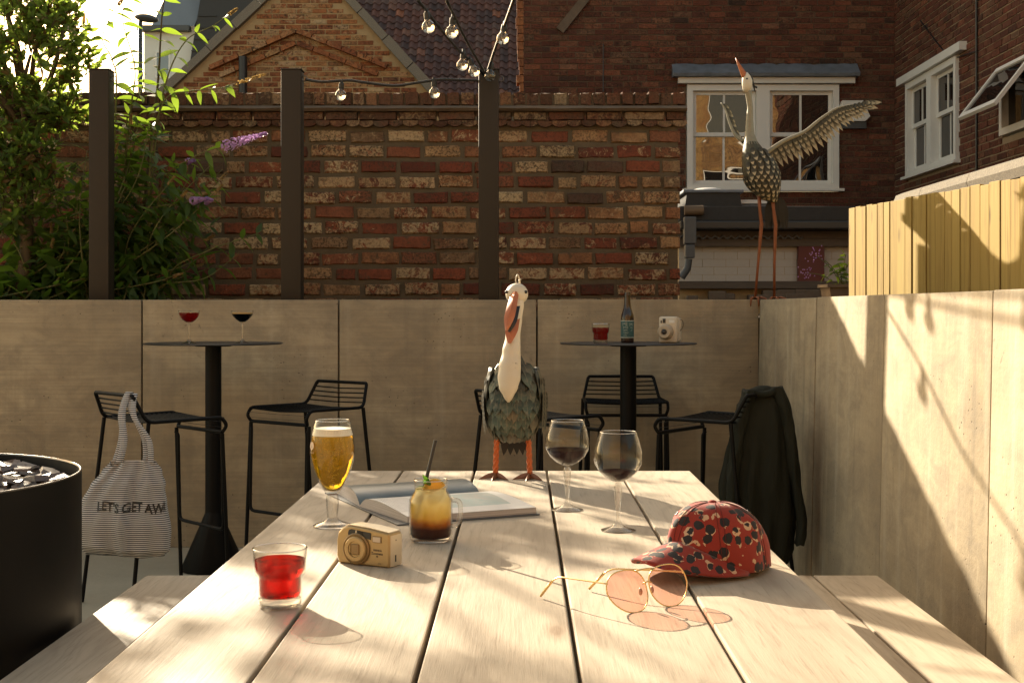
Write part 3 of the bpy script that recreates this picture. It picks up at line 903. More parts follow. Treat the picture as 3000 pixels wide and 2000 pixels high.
obj('mansard', ms_, M['slate'], lh)
ch2 = MB().add([(lx(560) - LX0, -.2, lz(200)), (lx(690) - LX0, -.2, lz(200)), (lx(800) - LX0, -.2, lz(-80)), (lx(606) - LX0, -.2, lz(-80)),
                (lx(560) - LX0, 6, lz(200)), (lx(690) - LX0, 6, lz(200)), (lx(800) - LX0, 6, lz(-80)), (lx(606) - LX0, 6, lz(-80))], [(0, 1, 2, 3), (0, 3, 7, 4), (1, 5, 6, 2), (3, 2, 6, 7)])
obj('roof', ch2, M['dark_slate'], lh)
for k in range(5):
    zz = lz(190 - 34 * k)
    obj('slate_lap', MB().box(lx(560 + 7 * k) - LX0, lx(640) - LX0, -.235, -.205, zz, zz + .03), M['dark_slate'], lh)
wn_ = obj('window', frame_mb(lx(455) - LX0, lx(500) - LX0, lz(230), lz(150), .05, -.03, .02), M['white_paint'], lh)
obj('pane', MB().box(lx(461) - LX0, lx(494) - LX0, -.01, -.006, lz(224), lz(156)), M['pane'], wn_)

# street lamp in front of it
SY = 26.0
sp = at(411, 300, SY)
sl_ = thing('street_lamp', 'slim grey street lamp with flat leaf shaped head against the sky', 'street lamp', (sp.x, SY, TZ))
topz = EYE + (CY - 62) * SY / FPX - TZ
obj('pole', MB().tube([(0, 0, 0), (0, 0, topz * .6), (0, 0, topz)], [.06, .05, .042], 10), M['grey_plastic'], sl_, True)
hd = MB(); rings = []
for i in range(9):
    t = i / 8
    w = .05 + .10 * math.sin(math.pi * t) ** .7
    rings.append([(-.10 + .46 * t, w * math.cos(a), topz + .08 - .06 * t + w * .55 * math.sin(a)) for a in [2 * math.pi * k / 10 for k in range(10)]])
hd.loops(rings)
obj('lamp_head', hd, M['grey_plastic'], sl_, True, 50)
obj('lens', MB().ball((.16, 0, topz + .0), .15, .08, .03, 12, 6), M['bulb_glass'], sl_, True)

# ------------------------------------------------------------------ low flat roofed outbuilding
OY = 12.0
def ox(px): return (px - CX) * OY / FPX
def oz(py): return EYE + (CY - py) * OY / FPX - TZ
ob = thing('outbuilding', 'low flat roofed outbuilding with black gutter and whitewashed brick wall', 'outbuilding', (ox(1990), OY, TZ))
OX0 = ox(1990)
OW = ox(2720) - OX0
ws = obj('wall', MB().box(0, OW, .02, 3.2, -.05, oz(715)), M['mortar_pale'], ob)
r_ = random.Random(4)
wbm = MB().box(-.5, .5, -1, 0, -.5, .5, .03).mesh('brick'); wbm.materials.append(M['white_wash'])
z = oz(826); row = 0
while z < oz(716):
    x = (-.11 if row % 2 else 0)
    while x < OW:
        l = .212; a, b = max(x, 0), min(x + l, OW)
        if b - a > .03: link('brick', wbm, None, ob, ((a + b) / 2, .022, z + .033), None, (b - a, .005, .0675))
        x += l + .004
    z += .070; row += 1
obj('eaves_beam', MB().box(-.02, OW, -.06, .10, oz(722), oz(700)), M['dark_timber'], ob)
cg = MB(); rings = []
for i in range(121):
    x = (ox(2345) - OX0) * i / 120
    zz = oz(699) + .012 * math.sin(i * 2 * math.pi / 8)
    rings.append([(x, -.10, zz), (x, .2, zz + .05), (x, .2, zz + .062), (x, -.10, zz + .012)])
cg.loops(rings)
obj('corrugated_sheet', cg, M['grey_plastic'], ob, True, 60)
obj('gutter', MB().box(-.02, OW, -.26, -.07, oz(676), oz(652), .012), M['black_plastic'], ob)
obj('fascia', MB().box(-.02, OW, -.20, 3.3, oz(651), oz(609), .01), M['felt'], ob)
obj('soffit', MB().box(-.02, OW, -.07, .15, oz(699), oz(678)), M['dark_timber'], ob)
dp = obj('red_post', MB().box(ox(2336) - OX0, ox(2412) - OX0, -.05, .015, oz(826), oz(700), .006), M['red_paint'], ob)
obj('rail', MB().box(-.02, OW, -.10, .01, oz(846), oz(824), .006), M['dark_timber'], ob)
st = MB()
for k in range(34):
    x = rnd.uniform(0, OW); l = rnd.uniform(.08, .22)
    st.box(x, x + l, -.09 - rnd.uniform(0, .05), .0, oz(880) + rnd.uniform(-.02, .02), oz(880) + rnd.uniform(.04, .11), .012)
tag(obj('rubble', st, M['stone_ledge'], ob), kind='stuff')
bx = obj('roof_light', MB().prism([(0, 0), (ox(2180) - ox(2010), 0), (ox(2172) - ox(2010), oz(562) - oz(609)), (.02, oz(562) - oz(609))], 0, .8), M['felt'], ob, loc=(ox(2010) - OX0, .1, oz(609)))
obj('rim', MB().box(-.015, ox(2184) - ox(2010), -.02, .82, oz(562) - oz(609), oz(553) - oz(609), .008), M['lead'], bx)
dm = MB(); dm.ball((ox(2092) - ox(2010), .4, oz(553) - oz(609)), .17, .3, .052, 20, 10)
obj('dome', dm, M['white_paint'], bx, True)
obj('upstand', MB().box(ox(2180) - OX0 + .01, ox(2300) - OX0, .3, .9, oz(609) + .001, oz(590)), M['lead'], ob)
obj('white_ledge', MB().box(ox(2176) - OX0, ox(2302) - OX0, .28, .9, oz(589), oz(578)), M['white_paint'], ob)
dpz = MB().box(ox(1992) - OX0, ox(2026) - OX0, -.34, -.22, oz(720), oz(642), .012)
dpz.add([(v[0], v[1], v[2]) for v in MB().box(ox(1995) - OX0, ox(2022) - OX0, -.335, -.225, oz(760), oz(722), .01).v], MB().box(0, 1, 0, 1, 0, 1, .01).f)
obj('hopper', dpz, M['grey_plastic'], ob)
obj('down_pipe', MB().tube([(ox(2006) - OX0, -.28, oz(762)), (ox(2002) - OX0, -.28, oz(790)), (ox(1985) - OX0, -.28, oz(815))], .035, 10), M['grey_plastic'], ob, True, 50)
obj('terracotta_cap', MB().tube([(ox(1996) - OX0, -.23, oz(622)), (ox(2050) - OX0, -.23, oz(622))], .045, 12), M['planter_wood'], ob, True, 50)

# ------------------------------------------------------------------ closeboard fence and coping behind it
FY0, FX0 = 6.96, 1.754
ft = 1.739
fe = thing('timber_fence', 'sunlit yellow pine closeboard fence above the right wall', 'fence', (FX0, FY0, TZ), 0)
dirv = Vector((0.1656, -1.0, 0)).normalized()
ang = math.atan2(dirv.y, dirv.x)
fe.rotation_euler = (0, 0, ang)
s = 0.0; k = 0
while s < 3.0:
    w = 0.076 + rnd.uniform(-.010, .014)
    y = rnd.uniform(-.003, .003)
    top = ft - TZ + rnd.uniform(-.005, .004)
    mb = MB().box(s + .0024, s + w - .0024, y - .016, y + .006, .04, top, .002)
    o = obj('board', mb, M['pine'], fe)
    s += w; k += 1
for zz in (.16, .47):
    obj('rail', MB().box(0.01, s, .010, .055, zz - .04, zz + .04), M['pine'], fe)
# wall with coping stones behind the fence
CXW = at(2624, 580, 9.6).x
cwl = thing('boundary_wall', 'low wall with rough grey coping stones behind the pine fence', 'wall', (CXW, 9.6, TZ))
ctop = EYE + (CY - 566) * 9.6 / FPX - TZ
obj('core', MB().box(.02, .26, -6.5, 0, -.05, ctop - .12), M['mortar_dark'], cwl)
y = 0.0
while y > -6.3:
    l = .62 if y == 0 else rnd.uniform(.95, 1.1)
    mb = MB()
    rings = []
    for yy in (y - .004, y - l + .004):
        rings.append([(0, yy, ctop - .12), (-.02, yy, ctop - .07), (0.0, yy, ctop - .02), (.05, yy, ctop), (.23, yy, ctop), (.28, yy, ctop - .02), (.28, yy, ctop - .12)])
    mb.loops(rings)
    obj('coping_stone', mb, M['coping'], cwl)
    y -= l

# ------------------------------------------------------------------ buff brick building opposite: only its reflection shows in the windows
M['buff'] = old_brick('buff_brick', [(0, (0.24, 0.14, 0.055)), (1, (0.32, 0.20, 0.08))], 0.1, True, 5)
bb = thing('buff_building', 'buff brick building facing the patio, mirrored in the dark house window', 'building', (-14, -9.0, 0), 0)
wins = []
for i in range(9):
    for j in range(3):
        wins.append((1.9 + i * 3.0, 3.5 + i * 3.0, .9 + j * 2.9, 2.8 + j * 2.9))
obj('wall', wall_core(29, 0, 9.0, wins, -.3, 0), M['buff'], bb)
for (a, b, c, d) in wins:
    w = obj('window', frame_mb(a, b, c, d, .07, -.12, -.06), M['white_paint'], bb)
    obj('pane', MB().box(a + .07, b - .07, -.1, -.09, c + .07, d - .07), M['pane'], w)
# ------------------------------------------------------------------ long oak table and benches
TT = 0.75
TY0, TY1 = 1.33, 3.719
tb = thing('wooden_table', 'long bleached oak table of five planks with drinks on it', 'table', (-0.03, 2.5, 0))
ed = [-.540, -.336, -.132, .0726, .277, .4815]
for i, (a, b) in enumerate(zip(ed, ed[1:])):
    mb = MB().box(a + .03 + .0035, b + .03 - .0035, TY0 - 2.5, TY1 - 2.5 + rnd.uniform(-.0015, .0015), TT - .042 - .0, TT + rnd.uniform(-.0008, .0), .0025)
    obj('plank', mb, M['oak'], tb)
for y in (-.85, .85):
    obj('crossbar', MB().box(-.46, .46, y - .03, y + .03, TT - .085, TT - .043), M['black_metal'], tb)
    for sx in (-1, 1):
        obj('leg', MB().tube([(sx * .40, y, TT - .09), (sx * .44, y, 0)], .026, 4), M['black_metal'], tb)
def bench(x0, x1, label):
    b = thing('bench', label, 'bench', ((x0 + x1) / 2, 2.5, 0), 0, 'benches along the oak table')
    hw = (x1 - x0) / 2
    for a, c in ((-hw, -.003), (.003, hw)):
        obj('plank', MB().box(a, c, 1.33 - 2.5, 3.737 - 2.5, .41, .45, .003), M['oak'], b)
    for y in (-.85, .85):
        obj('crossbar', MB().box(-hw + .03, hw - .03, y - .025, y + .025, .37, .409), M['black_metal'], b)
        for sx in (-1, 1):
            obj('leg', MB().tube([(sx * (hw - .06), y, .37), (sx * (hw - .04), y, 0)], .02, 4), M['black_metal'], b)
bench(.645, 1.015, 'bleached oak bench between the table and the sunlit wall')
bench(-1.067, -.697, 'bleached oak bench between the table and the fire pit')

# ------------------------------------------------------------------ fire pit
d_ = .405
PC = (-4.03 * d_, 7.795 * d_); PR = 1.344 * d_; PH = EYE - d_
fp = thing('fire_pit', 'large round black steel fire pit filled with slate chips', 'fire pit', (PC[0], PC[1], 0))
obj('drum', MB().lathe([(PR, 0), (PR, PH - .004)], 96), M['pit_steel'], fp, True)
obj('inner_wall', MB().lathe([(PR - .006, PH - .004), (PR - .006, PH - .10)], 96), M['pit_steel'], fp, True)
obj('rim', MB().lathe([(PR, PH - .004), (PR + .0005, PH - .001), (PR - .002, PH), (PR - .004, PH), (PR - .006, PH - .004)], 96), M['pit_rim'], fp, True)
obj('tray', MB().lathe([(.001, PH - .075), (PR - .006, PH - .075)], 64), M['pit_steel'], fp)
t = NT('slate_chip')
isl = t.island()
c = t.ramp(isl, [(0, (0.10, 0.085, 0.075)), (.35, (0.19, 0.165, 0.15)), (.6, (0.14, 0.10, 0.105)), (.8, (0.27, 0.235, 0.20)), (.93, (0.17, 0.10, 0.06)), (1, (0.36, 0.32, 0.28))])
n = t.noise(t.coords(), 60, 4)
M['chip'] = t.done(t.pbr(t.mix(t.math('MULTIPLY', n, .5), c, (0.06, 0.05, 0.045)), 0.42, normal=t.bump(n, .4, .004), spec=.6))
chips = MB()
rr = random.Random(21)
for k in range(1300):
    rad = (PR - .045) * math.sqrt(rr.random()); a = rr.uniform(0, 2 * math.pi)
    s = rr.uniform(.013, .038)
    npt = rr.randint(4, 6)
    th = rr.uniform(.003, .008)
    ang0 = rr.uniform(0, 6.28)
    pts = []
    for j in range(npt):
        aa = ang0 + 2 * math.pi * j / npt + rr.uniform(-.3, .3)
        q = s * rr.uniform(.6, 1.1)
        pts.append((q * math.cos(aa) * 1.3, q * math.sin(aa)))
    m4 = Matrix.Translation((rad * math.cos(a), rad * math.sin(a), PH - .050 + rr.uniform(0, .036))) @ Matrix.Rotation(rr.uniform(0, 6.28), 4, 'Z') @ Matrix.Rotation(rr.gauss(0, .26), 4, 'X') @ Matrix.Rotation(rr.gauss(0, .2), 4, 'Y')
    vs = [m4 @ Vector((x, y, -th)) for x, y in pts] + [m4 @ Vector((x * .93, y * .93, th)) for x, y in pts]
    chips.add(vs, [tuple(range(npt - 1, -1, -1)), tuple(range(npt, 2 * npt))] + [(j, (j + 1) % npt, npt + (j + 1) % npt, npt + j) for j in range(npt)])
tag(obj('slate_chips', chips, M['chip'], loc=(PC[0], PC[1], 0)), 'grey and brown slate chips filling the black fire pit', 'slate chips', kind='stuff')

# ------------------------------------------------------------------ bar tables
def bar_table(x, y, label):
    b = thing('bar_table', label, 'table', (x, y, 0), 0, 'tall round bar tables')
    obj('table_top', MB().lathe([(.001, 1.044), (.3155, 1.044), (.317, 1.046), (.317, 1.049), (.3155, 1.05), (.001, 1.05)], 72), M['table_black'], b, True, 40)
    obj('mounting_plate', MB().lathe([(.001, 1.034), (.083, 1.034), (.083, 1.0435), (.001, 1.0435)], 40), M['black_metal'], b, True, 40)
    obj('column', MB().lathe([(.038, .27), (.038, 1.0335)], 12), M['black_metal'], b, True, 40)
    obj('cone_base', MB().lathe([(.001, .003), (.148, .003), (.150, .008), (.0385, .262), (.0381, .27)], 14), M['black_metal'], b, True, 50)
    return b
T1 = ((625 - CX) / 631.1, 6.085); T2 = ((1840.6 - CX) / 631.1, 6.085)
bar_table(*T1, 'black bar table carrying two coupe cocktails, on the left')
bar_table(*T2, 'black bar table carrying bottle, red tumbler and white camera')

# ------------------------------------------------------------------ wire bar stools
SW, SD, SZ = .195, .172, .757
def make_stool():
    st = thing('bar_stool', 'x', 'stool', (0, 0, 0), 0, 'black wire bar stools')
    tr = .0085
    # seat frame: loop from back top, down, along the seat, curled under at the front
    for sx in (-1, 1):
        pts = fillet([(sx * .165, -SD - .05, SZ + .103), (sx * (SW - .006), -SD - .005, SZ + .003), (sx * SW, SD - .02, SZ + .006), (sx * SW, SD + .004, SZ - .028), (sx * (SW - .01), SD - .012, SZ - .055)], .03)
        obj('side_frame', MB().tube(pts, .0078, 8), M['black_metal'], st, True, 60)
    obj('top_rail', MB().tube(fillet([(-.1655, -SD - .049, SZ + .098), (-.160, -SD - .053, SZ + .110), (.160, -SD - .053, SZ + .110), (.1655, -SD - .049, SZ + .098)], .012), .0078, 8), M['black_metal'], st, True, 60)
    obj('front_rail', MB().tube([(-SW + .01, SD - .012, SZ - .055), (SW - .01, SD - .012, SZ - .055)], .008, 8), M['black_metal'], st, True, 60)
    seat_rod = MB().tube([(-SW, 0, 0), (-SW * .6, 0, -.004), (0, 0, -.008), (SW * .6, 0, -.004), (SW, 0, 0)], .0034, 6).mesh('seat_rod', True, 60)
    seat_rod.materials.append(M['black_metal'])
    n = 15
    for i in range(n):
        f = i / (n - 1)
        y = -SD + .008 + (2 * SD - .02) * f
        link('seat_rod', seat_rod, None, st, (0, y, SZ + .004))
    for y, z in ((SD + .001, SZ - .014), (SD + .0, SZ - .036)):
        link('seat_rod', seat_rod, None, st, (0, y, z), None, (.985, 1, .2))
    for i in range(1, 5):
        f = i / 5
        hw = .165 + (SW - .168) * (1 - f)
        link('back_rod', seat_rod, None, st, (0, -SD - .005 - .046 * f, SZ + .004 + .103 * f), (R(65), 0, 0), (hw / SW, 1, 1))
    # legs
    for sx in (-1, 1):
        obj('rear_leg', MB().tube([(sx * (SW - .002), -SD + .0, SZ + .002), (sx * (SW + .022), -SD - .085, .004)], tr, 8), M['black_metal'], st, True, 60)
        obj('front_leg', MB().tube([(sx * (SW - .004), SD - .016, SZ - .06), (sx * (SW + .004), SD + .012, .004)], tr, 8), M['black_metal'], st, True, 60)
    zf = .30
    fr = fillet([(-SW + .002, SD - .02, SZ - .075), (-SW + .012, SD - .012, SZ - .09), (-SW + .012, SD - .004, zf), (SW - .012, SD - .004, zf), (SW - .012, SD - .012, SZ - .09), (SW - .002, SD - .02, SZ - .075)], .03)
    obj('foot_loop', MB().tube(fr[:], .0075, 8), M['black_metal'], st, True, 60)
    return st
stool0 = make_stool()
def face(dx, dy): return math.atan2(dy, dx) - math.pi / 2          # local +y is the front
STOOLS = [
    (-1.471, 5.41, face(.73, .684), 'black wire bar stool with a striped tote bag on its back'),
    (-.976, 5.935, face(-.62, -.79), 'black wire bar stool right of the left bar table, nothing on it'),
    (.085, 5.52, face(.76, .65), 'black wire bar stool half hidden behind the pelican figure'),
    (T2[0] + .005, 6.39, face(0, -1), 'black wire bar stool seen front on behind the bar table column'),
    (.80, 5.40, face(-.80, .60), 'black wire bar stool with a dark jacket over its back'),
]
for i, (x, y, a, lab) in enumerate(STOOLS):
    o = stool0 if i == 0 else copy_tree(stool0)
    o.location = (x, y, 0); o.rotation_euler = (0, 0, a); o['label'] = lab
bpy.context.view_layer.update()
def stool_pt(i, x, y, z):
    X, Y, a, _ = STOOLS[i]
    c, s = math.cos(a), math.sin(a)
    return Vector((X + c * x - s * y, Y + s * x + c * y, z))

# ------------------------------------------------------------------ festoon lights
def sag_curve(pts, k=10):
    """smooth curve through points"""
    P = [Vector(p) for p in pts]; out = []
    for i in range(len(P) - 1):
        p0 = P[max(i - 1, 0)]; p1 = P[i]; p2 = P[i + 1]; p3 = P[min(i + 2, len(P) - 1)]
        for j in range(k):
            t = j / k
            out.append(.5 * ((2 * p1) + (-p0 + p2) * t + (2 * p0 - 5 * p1 + 4 * p2 - p3) * t * t + (-p0 + 3 * p1 - 3 * p2 + p3) * t ** 3))
    out.append(P[-1])
    return out
sock_me = MB().lathe([(.001, .030), (.0075, .030), (.008, .016), (.0135, .012), (.0145, -.012), (.0125, -.018), (.001, -.018)], 14).mesh('socket', True, 40)
sock_me.materials.append(M['black_plastic'])
bulb_prof = [(.010, -.016), (.0115, -.022)]
for i in range(11):
    a = R(125) - R(125 + 90) * i / 10
    bulb_prof.append((max(.001, .0235 * math.cos(a - R(0)) if False else .0235 * math.sin(R(35) + (R(180) - R(35)) * i / 10)), -.0445 + .0235 * math.cos(R(35) + (R(180) - R(35)) * i / 10)))
bulb_prof = [(r_ * 1.2, -.016 + (z_ + .016) * 1.2) for r_, z_ in bulb_prof]
bulb_me = MB().lathe(bulb_prof, 18).mesh('bulb', True); bulb_me.materials.append(M['bulb_glass'])
fil_me = MB().tube([(-.006, 0, -.02), (-.008, 0, -.045), (-.003, 0, -.036), (0, 0, -.048), (.003, 0, -.036), (.008, 0, -.045), (.006, 0, -.02)], .0009, 5).mesh('filament', True)
M['brass'] = plain('brass', (0.6, 0.42, 0.18), .35, 1.0)
fil_me.materials.append(M['brass'])
def festoon(label, pts, bulbs, r=.0072, far=False):
    if far:                              # on to the building opposite
        a, b = Vector(pts[1]), Vector(pts[-1])
        d = (a - b) / abs(a.y - b.y)
        L = 8.9 + a.y
        pts = [a + d * L, a + d * L * .5 - Vector((0, 0, .25)), a + d * .8] + list(pts[1:])
    base = Vector(pts[-1])
    f = thing('light_string', label, 'string lights', base, 0, 'festoon light strings at the steel posts')
    obj('cable', MB().tube([p - base for p in sag_curve(pts)], r, 7), M['black_plastic'], f, True)
    for b, tx in bulbs:
        b = Vector(b) - base
        s = link('socket', sock_me, None, f, b, (0, R(tx), 0))
        bl = link('bulb', bulb_me, None, f, b, (0, R(tx), 0))
        link('filament', fil_me, None, bl)
    return f
p2, p3 = POSTS[1], POSTS[2]
k = 1.27551
def q(x, y, Y): return at(x * k, y * k, Y)
festoon('light string sagging between the middle and right steel posts',
        [q(702, 183, 6.84), q(740, 188, 6.82), q(800, 185, 6.82), (q(840, 190, 6.82)), q(905, 197, 6.82), q(960, 190, 6.82), q(1010, 183, 6.82), q(1060, 184, 6.83), q(1108, 185, 6.84)],
        [(q(784, 197, 6.82), 4), (q(997, 192, 6.82), -3)])
festoon('light string rising steeply left from the right post, the one with three bulbs',
        [q(900, -80, 5.2), q(965, 8, 5.6), q(1000, 52, 5.9), q(1050, 112, 6.4), q(1090, 150, 6.7), q(1113, 175, 6.82)],
        [(q(981, 36, 5.7), -6), (q(1064, 127, 6.5), 6), (q(1082, 143, 6.6), -18)], far=True)
festoon('light string rising left from the right post, the one with one bulb',
        [q(985, -80, 5.0), q(1030, 10, 5.5), q(1060, 72, 6.0), q(1085, 118, 6.4), q(1116, 172, 6.8)],
        [(q(1040, 48, 5.75), 4)], far=True)
festoon('light string rising right from the right post, with two bulbs',
        [q(1205, -80, 5.0), q(1180, 0, 5.5), q(1160, 55, 5.95), q(1140, 105, 6.4), q(1120, 165, 6.8)],
        [(q(1158, 64, 6.0), 8), (q(1128, 152, 6.75), 6)], far=True)

# ------------------------------------------------------------------ wooden planter behind the right wall
pz = at(2470, 842, 8.6)
pl_ = thing('planter', 'dark wooden planter tub left of the pine fence', 'planter', (pz.x, pz.y, TZ))
for nm, y0, y1 in (('front_board', -.13, -.11), ('back_board', .11, .13)):
    obj(nm, MB().add([(-.085, y0, 0), (.085, y0, 0), (.12, y0, .185), (-.12, y0, .185), (-.085, y1, 0), (.085, y1, 0), (.12, y1, .185), (-.12, y1, .185)],
                     [(0, 1, 2, 3), (7, 6, 5, 4), (0, 4, 5, 1), (1, 5, 6, 2), (2, 6, 7, 3), (3, 7, 4, 0)]), M['planter_wood'], pl_)
for sx in (-1, 1):
    obj('side_board', MB().add([(sx * .085, -.109, 0), (sx * .085, .109, 0), (sx * .12, .109, .185), (sx * .12, -.109, .185), (sx * .065, -.109, 0), (sx * .065, .109, 0), (sx * .10, .109, .185), (sx * .10, -.109, .185)],
                               [(0, 1, 2, 3), (7, 6, 5, 4), (0, 4, 5, 1), (1, 5, 6, 2), (2, 6, 7, 3), (3, 7, 4, 0)]), M['planter_wood'], pl_)
rim_ = frame_mb(-.135, .135, -.145, .145, .03, 0, .02); rim_.v = [(x, z, y + .186) for x, y, z in rim_.v]
obj('rim', rim_, M['planter_wood'], pl_)
obj('soil', MB().box(-.10, .10, -.108, .108, .13, .165), M['soil'], pl_)
# ------------------------------------------------------------------ drinks
def tz(y_px): return .46 * FPX / (y_px - CY)
def on_table(px, py):
    Y = tz(py); return Vector(((px - CX) * Y / FPX, Y, TT))
def rim(parent, r, z, th=.0009):
    obj('rim', MB().tube([(r * math.cos(a), r * math.sin(a), z) for a in [2 * math.pi * k / 48 for k in range(48)]], th, 6, True), M['glass_rim'], parent, True)
def tumbler(loc, label, m):
    g = thing('tumbler', label, 'glass', loc, 0, 'stepped tumblers of red drink')
    out = [(.001, .0), (.028, 0), (.0330, .004), (.0342, .012), (.0345, .044), (.0353, .047), (.0385, .051), (.0395, .055), (.0405, .075), (.0415, .0895), (.041, .0902), (.0402, .0895)]
    inn = [(.0392, .075), (.0382, .057), (.0368, .0535), (.0335, .0485), (.0328, .044), (.0326, .020), (.030, .0155), (.001, .0145)]
    obj('glass_body', MB().lathe(out + inn, 48), M['glass'], g, True, 50)
    obj('glass_base', MB().lathe([(.001, .0008), (.0275, .0008), (.032, .0048), (.0328, .0125), (.0305, .0142), (.001, .0138)], 40), M['glass_solid'], g, True, 50)
    liq = [(.001, .0156), (.0295, .0165), (.0318, .021), (.0320, .044), (.0328, .049), (.0362, .0535), (.0374, .057), (.0382, .0725), (.001, .0725)]
    obj('drink', MB().lathe(liq, 48), m, g, True, 50)
    rim(g, .0411, .0898, .0011)
    return g
tl1 = tumbler(on_table(820, 1774), 'stepped glass tumbler of red drink at the near left of the table', M['red_drink'])
ice = thing('ice_block', 'x', 'x') if False else None
icem = MB().box(-.012, .016, -.010, .014, .040, .066, .004)
obj('ice_cube', icem, M['glass_solid'], tl1, True, 40)
tb2 = lambda px: Vector(((px - CX) / 631.1, 6.085, 1.05))
v = tb2(1755); v.y = 5.97
tumbler(v, 'stepped tumbler of crimson drink beside the beer bottle', M['red_drink_far'])

def wine_glass(loc, label, level):
    g = thing('wine_glass', label, 'wine glass', loc, 0, 'balloon wine glasses on the oak table')
    bowl = [(.004, .1005), (.012, .1025), (.026, .110), (.040, .1225), (.0485, .137), (.0512, .150), (.0500, .164), (.0455, .182), (.0385, .2035), (.0380, .2040), (.0374, .2035)]
    innr = [(r - .0012, z) for r, z in reversed(bowl[1:9])]
    obj('bowl', MB().lathe(bowl + innr + [(.001, .1038)], 56), M['glass'], g, True, 60)
    stem = [(.001, .0995), (.0055, .0985), (.0078, .094), (.0080, .088), (.0060, .060), (.0042, .030), (.0048, .021), (.0090, .014), (.0125, .011), (.0160, .008), (.034, .0026), (.0362, .0014), (.0362, .0004), (.034, .0), (.001, .0)]
    ring = []
    mbs = MB().lathe(stem[::-1], 40)
    # faceted stem
    mbs.v = [(x * (1 + .10 * math.cos(6 * math.atan2(y, x)) * (1 if .03 < z < .093 else 0)), y * (1 + .10 * math.cos(6 * math.atan2(y, x)) * (1 if .03 < z < .093 else 0)), z) for x, y, z in mbs.v]
    obj('stem_and_foot', mbs, M['glass_solid'], g, True, 35)
    pr = [(.001, .1045)]
    for r, z in bowl[1:]:
        if z < level - .002: pr.append((r - .0017, z + .0008))
    def rad(z):
        for (r0, z0), (r1, z1) in zip(bowl, bowl[1:]):
            if z0 <= z <= z1: return r0 + (r1 - r0) * (z - z0) / (z1 - z0)
        return .04
    pr += [(rad(level) - .0017, level), (.001, level)]
    obj('wine', MB().lathe(pr, 48), M['wine'], g, True, 50)
    rim(g, .0380, .2037)
    return g
wine_glass(on_table(1662, 1493), 'balloon wine glass with more red wine, nearer the pelican figure', .139)
wine_glass(on_table(1811, 1553), 'balloon wine glass with less red wine, nearer the cap', .1235)

bl = on_table(974, 1541)
bg = thing('beer_glass', 'stemmed beer glass of golden lager with white foam', 'beer glass', bl)
bowl = [(.012, .068), (.019, .077), (.0285, .0925), (.0375, .112), (.0435, .132), (.0470, .153), (.0470, .170), (.0448, .190), (.0405, .211), (.0372, .2235), (.0366, .2240), (.0358, .2232)]
obj('bowl', MB().lathe(bowl + [(r - .0016, z) for r, z in reversed(bowl[1:10])] + [(.001, .0735)], 56), M['glass'], bg, True, 60)
stem = [(.001, 0), (.038, 0), (.0408, .001), (.0408, .0026), (.036, .0055), (.022, .010), (.0135, .0145), (.0108, .020), (.0118, .028), (.0135, .046), (.0138, .058), (.0122, .064), (.0112, .0675), (.001, .0675)]
obj('stem_and_foot', MB().lathe(stem, 44), M['glass_solid'], bg, True, 40)
lq = [(.001, .0745)] + [(r - .0022, z + .001) for r, z in bowl[1:8]] + [(.0432, .1925), (.001, .1925)]
obj('beer', MB().lathe(lq, 48), M['beer'], bg, True, 50)
fm = [(.001, .1928), (.0428, .1928), (.0400, .2055), (.0394, .2072), (.034, .2062), (.02, .2074), (.001, .2066)]
obj('foam', MB().lathe(fm, 40), M['foam'], bg, True, 50)
bub = MB()
rb = random.Random(5)
for i in range(420):
    z = rb.uniform(.08, .19)
    R0 = lerp_table([(.074, .018), (.0925, .026), (.112, .035), (.132, .041), (.153, .0445), (.17, .0445), (.19, .0425)], z)[0] * .985
    spread = .25 + 1.0 * (z - .08) / .11
    a = -math.pi / 2 + R(12) + rb.gauss(0, .32) * spread
    s = rb.uniform(.0003, .0008)
    c = (R0 * math.cos(a) * rb.uniform(.9, 1), R0 * math.sin(a) * rb.uniform(.93, 1), z)
    bub.add([(c[0] + s, c[1], c[2]), (c[0] - s, c[1], c[2]), (c[0], c[1] + s, c[2]), (c[0], c[1] - s, c[2]), (c[0], c[1], c[2] + s), (c[0], c[1], c[2] - s)],
            [(0, 2, 4), (2, 1, 4), (1, 3, 4), (3, 0, 4), (2, 0, 5), (1, 2, 5), (3, 1, 5), (0, 3, 5)])
tag(obj('bubbles', bub, M['foam'], bg), kind='stuff')
rim(bg, .0366, .2237)
# printed badge on the bowl
def wrap_text(txt, size, a0, z0, rfun, m, par, nm='lettering', off=.0006, bold=0.0):
    me = text_mesh(txt, size, 0, bold=bold)
    for vv in me.vertices:
        x, y = vv.co.x, vv.co.y
        z = z0 + y; r = rfun(z) + off; a = a0 + x / r
        vv.co = (r * math.cos(a), r * math.sin(a), z)
    return link(nm, me, m, par)
bf = lambda z: lerp_table([(.074, .019), (.0925, .0285), (.112, .0375), (.132, .0435), (.153, .047), (.17, .047), (.19, .0448)], z)[0]
M['print_cream'] = plain('cream_print', (.72, .56, .42), .6)
wrap_text('=-=-=', .0085, -math.pi / 2 - R(58), .158, bf, M['print_cream'], bg)
wrap_text('- = - = - =', .0048, -math.pi / 2 - R(50), .146, bf, M['print_cream'], bg)
bd = MB()
pts = []
for j in range(20):
    aa = 2 * math.pi * j / 20
    z = .1725 + .0085 * math.sin(aa); r = bf(z) + .0005; a = -math.pi / 2 - R(58) + .0095 * math.cos(aa) / r
    pts.append((r * math.cos(a), r * math.sin(a), z))
bd.add(pts, [tuple(range(20))])
obj('badge', bd, M['print_cream'], bg)

